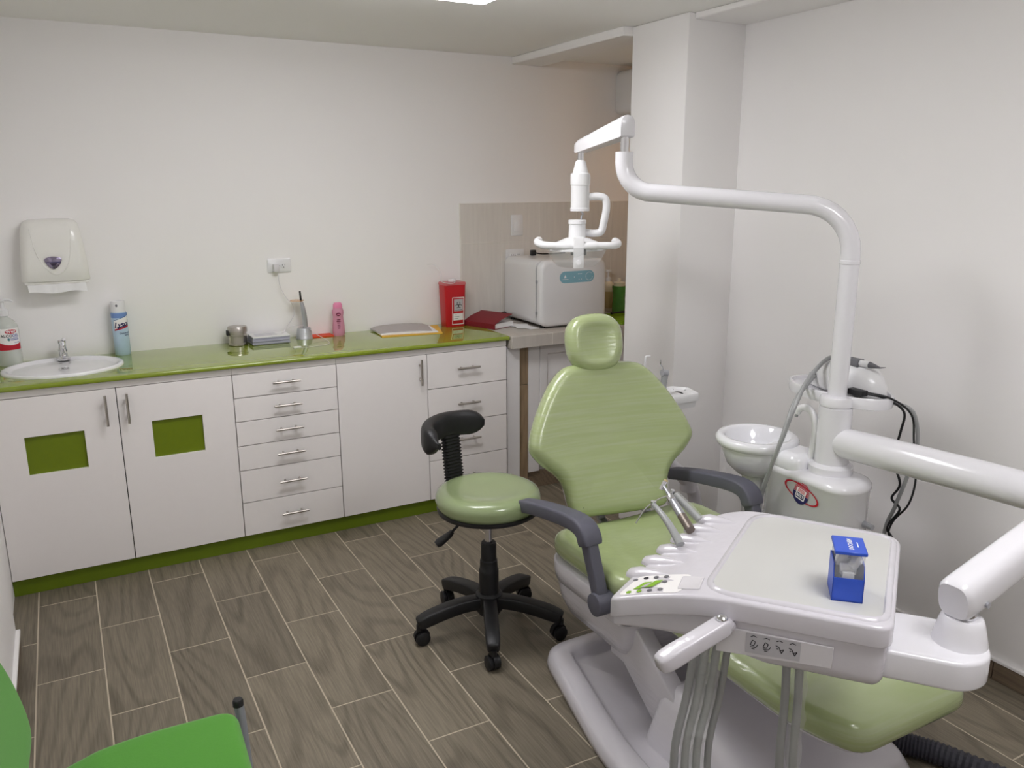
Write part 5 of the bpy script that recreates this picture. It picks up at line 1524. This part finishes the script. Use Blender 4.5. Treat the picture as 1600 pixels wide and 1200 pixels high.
t = thing('contra_angle_handpiece', 'steel contra-angle handpiece with brown motor in the table holder', 'handpiece', (1.26, -2.222, 0.81))
g = hp_frame((1.262, -2.226, 0.822), (1.318, -2.045, 0.872))
B().tube([g(0), g(0.28)], [0.0115, 0.0115], n=24).obj('motor', mat('brown_grey_metal', rgb(128, 118, 110), 0.4, metal=0.6), t)
B().tube([g(0.28), g(0.30), g(0.56), g(0.60)], [0.0105, 0.0112, 0.010, 0.009], n=24).obj('sheath', dull_metal, t)
B().tube([g(0.60), g(0.61), g(0.70), g(0.71)], [0.0095, 0.0105, 0.0105, 0.008], n=24).obj('collar', chrome, t)
B().tube([g(0.71), g(0.85), g(0.94)], [0.0055, 0.004, 0.0045], n=16).obj('neck', dull_metal, t)
q = Vector(g(0.95))
B().tube([tuple(q + Vector((-0.008, 0.0, -0.010))), tuple(q + Vector((0.006, 0.0, 0.010)))], [0.006, 0.0065], n=18).obj('head', chrome, t)
B().tube([tuple(q + Vector((0.006, 0.0, 0.010))), tuple(q + Vector((0.009, 0.0, 0.015)))], [0.006, 0.005], n=18).obj('push_button', brown_label, t)
t = thing('turbine_handpiece', 'slim grey turbine handpiece in the table holder', 'handpiece', (1.19, -2.265, 0.81))
gpts = [(1.196, -2.268, 0.815), (1.203, -2.235, 0.832), (1.21, -2.20, 0.846), (1.216, -2.165, 0.856), (1.224, -2.13, 0.861)]
sp_ = smooth_path(gpts, 4)
B().tube(sp_, [0.0105 - 0.0045 * i / (len(sp_) - 1) for i in range(len(sp_))], n=20).obj('body', hose_grey, t)
B().tube([(1.2255, -2.127, 0.853), (1.2255, -2.127, 0.869)], [0.0068, 0.0068], n=18).obj('head', chrome, t)
t = thing('bent_syringe', 'film-wrapped air-water syringe with thin bent tip in the table holder', 'syringe', (1.31, -2.17, 0.82))
B().tube([(1.335, -2.175, 0.815), (1.325, -2.145, 0.835), (1.312, -2.105, 0.862)], [0.013, 0.015, 0.012], n=10).obj('handle', film_clear, t, angle=25)
B().tube([(1.335, -2.175, 0.815), (1.312, -2.105, 0.862)], [0.009, 0.008], n=14).obj('core', hose_grey, t)
B().cyl((1.307, -2.098, 0.862), (1.309, -2.10, 0.874), 0.006, n=14).obj('valve', chrome, t)
B().tube(smooth_path([(1.31, -2.10, 0.862), (1.285, -2.075, 0.845), (1.255, -2.06, 0.82), (1.225, -2.06, 0.785)], 5), 0.0018, n=8).obj('tip', chrome, t)

# ------------------------------------------------------------------ blue dispenser box on the mat
t = thing('needle_box', 'small upright box with blue lid and base, clear middle, on the table', 'box', tw(0.465, 0.11, ZTOP))
Mb = Matrix.Translation((1.328, -2.622, ZTOP + 0.0022)) @ Matrix.Rotation(math.radians(-44), 4, 'Z')
def bb(x0, x1, y0, y1, z0, z1, nm, m_, bev=0.001, par=t): return B().box(x0, x1, y0, y1, z0, z1).xf(Mb).obj(nm, m_, par, bevel=bev, seg=1)
b = B()
BW, BD = 0.0295, 0.038
b.box(-BW, BW, -BD, -BD + 0.002, 0, 0.050)
b.box(-BW, BW, BD - 0.002, BD, 0, 0.075)
for s in (-1, 1):
    x0, x1 = (BW - 0.002, BW) if s > 0 else (-BW, -BW + 0.002)
    b.rings([[(x, y, z) for y, z in ((-BD, 0), (BD, 0), (BD, 0.075), (-BD + 0.012, 0.075), (-BD, 0.05))] for x in (x0, x1)])
b.box(-BW, BW, -BD, BD, 0, 0.003)
b.xf(Mb).obj('base', blue_plastic, t, smooth=False)
b = B()
BW2, BD2 = BW - 0.0025, BD - 0.0025
for x0, x1, y0, y1 in ((-BW2, BW2, -BD2, -BD2 + 0.0012), (-BW2, BW2, BD2 - 0.0012, BD2), (-BW2, -BW2 + 0.0012, -BD2, BD2), (BW2 - 0.0012, BW2, -BD2, BD2)):
    b.box(x0, x1, y0, y1, 0.004, 0.1005)
b.xf(Mb).obj('clear_window', thin_clear, t, smooth=False)
lid = bb(-BW - 0.001, BW + 0.001, -BD - 0.001, BD + 0.001, 0.1005, 0.108, 'lid', blue_plastic, 0.0015)
lettering('DOCHEM', 0.0125, lambda x, y: tuple(Mb @ Vector((-y + 0.002, x, 0.1084))), ink_white, lid, bold=0.0003)
flat([(-0.012, 0.0145), (0.012, 0.0145), (0.012, 0.0165), (-0.012, 0.0165)], lambda x, y: tuple(Mb @ Vector((y, x, 0.1084))), ink_white, 'print_line', lid)
for k, (x, y, z, a, e) in enumerate(((-0.012, 0.0, 0.078, 20, 12), (0.012, 0.006, 0.072, -35, 60), (0.0, -0.012, 0.060, 10, 90), (0.013, -0.01, 0.074, 50, 50), (-0.006, 0.015, 0.072, -60, 40), (0.0, -0.022, 0.040, 0, 0), (0.0, 0.010, 0.035, 5, 0))):
    o = B().box(-0.011, 0.011, -0.005, 0.005, -0.016 if k < 5 else -0.02, 0.016 if k < 5 else 0.018).xf(Mb @ Matrix.Translation((x, y, z)) @ Matrix.Rotation(math.radians(a), 4, 'Z') @ Matrix.Rotation(math.radians(e), 4, 'Y')).obj('paper_packet', paper, bevel=0.001, seg=1)
    tag(o, 'white paper packet inside the clear box with blue lid', 'packet', 'packets in the blue-lidded box')

# ------------------------------------------------------------------ corrugated hose on the floor
pth = smooth_path([(1.985, -2.2, 0.035), (2.0, -2.32, 0.035), (2.06, -2.43, 0.035), (2.14, -2.62, 0.035), (2.25, -2.80, 0.035), (2.4, -3.0, 0.035)], 24)
tag(B().tube(pth, [0.034 if i % 2 else 0.029 for i in range(len(pth))], n=16).obj('corrugated_hose', hose_dark, angle=10), 'dark corrugated hose on the floor under the leg rest', 'hose')

# ================================================================== VISITOR CHAIR (bottom left)
t = thing('visitor_chair', 'bright green fabric visitor chair with grey tube frame at lower left', 'chair', (0.02, -2.08, 0))
VS = 0.478
vo = resample(round_poly([(0.235, -1.885), (0.22, -2.32), (-0.19, -2.33), (-0.21, -1.93), (0.0, -1.874)], [0.045, 0.06, 0.06, 0.07, 0.1], 8), 100)
B().rings(pillow(vo, 0.05, 0.022, f=lambda u, v, w_: (u, v, VS - 0.05 + w_ + 0.0 * u - 0.02 * clamp((-u - 0.05) / 0.15)), k=6)).obj('seat', chair_fabric, t, angle=70)
bo_ = resample(round_poly([(-2.315, 0.56), (-1.90, 0.56), (-1.865, 0.70), (-1.93, 0.86), (-2.27, 0.86), (-2.345, 0.70)], [0.08, 0.08, 0.09, 0.09, 0.09, 0.09], 8), 100)
B().rings(pillow(bo_, 0.045, 0.02, f=lambda u, v, w_: (-0.203 - 0.08 * (v - 0.56) / 0.3 + w_ - 0.18 * (u + 2.1) ** 2 * -1, u, v), k=5)).obj('backrest', chair_fabric, t, angle=70)
for yy, s in ((-1.862, 1), (-2.345, -1)):
    leg = [(0.243, yy + 0.0 * s, 0.466), (0.246, yy, 0.44), (0.252, yy, 0.30), (0.256, yy, 0.015)]
    lg = B().tube(leg, 0.0115, n=16).obj('front_leg', tube_grey, t)
    B().lathe([(0, 0.462), (0.0125, 0.462), (0.0125, 0.474), (0.010, 0.478), (0, 0.479)], (0.243, yy, 0), n=18).obj('leg_cap', black_plastic, lg)
    B().lathe([(0, 0), (0.015, 0), (0.015, 0.02), (0, 0.022)], (0.256, yy, 0), n=16).obj('foot', black_rubber, lg)
    rl = smooth_path([(-0.265, yy - 0.01 * s, 0.012), (-0.235, yy - 0.01 * s, 0.22), (-0.195, yy - 0.01 * s, 0.43), (-0.20, yy - 0.015 * s, 0.50), (-0.225, yy - 0.03 * s, 0.58), (-0.24, yy - 0.05 * s, 0.66), (-0.255, yy - 0.06 * s, 0.74)], 5)
    B().tube(rl, 0.0115, n=14).obj('rear_leg', tube_grey, t)
    B().tube([(0.25, yy, 0.40), (-0.20, yy - 0.01 * s, 0.40)], 0.010, n=14).obj('side_rail', tube_grey, t)
B().tube([(0.02, -1.862, 0.40), (0.02, -2.345, 0.40)], 0.010, n=14).obj('cross_rail', tube_grey, t)
B().box(0.0, 0.18, -2.3, -1.9, 0.395, 0.41).obj('seat_board', black_plastic, t, bevel=0.003)
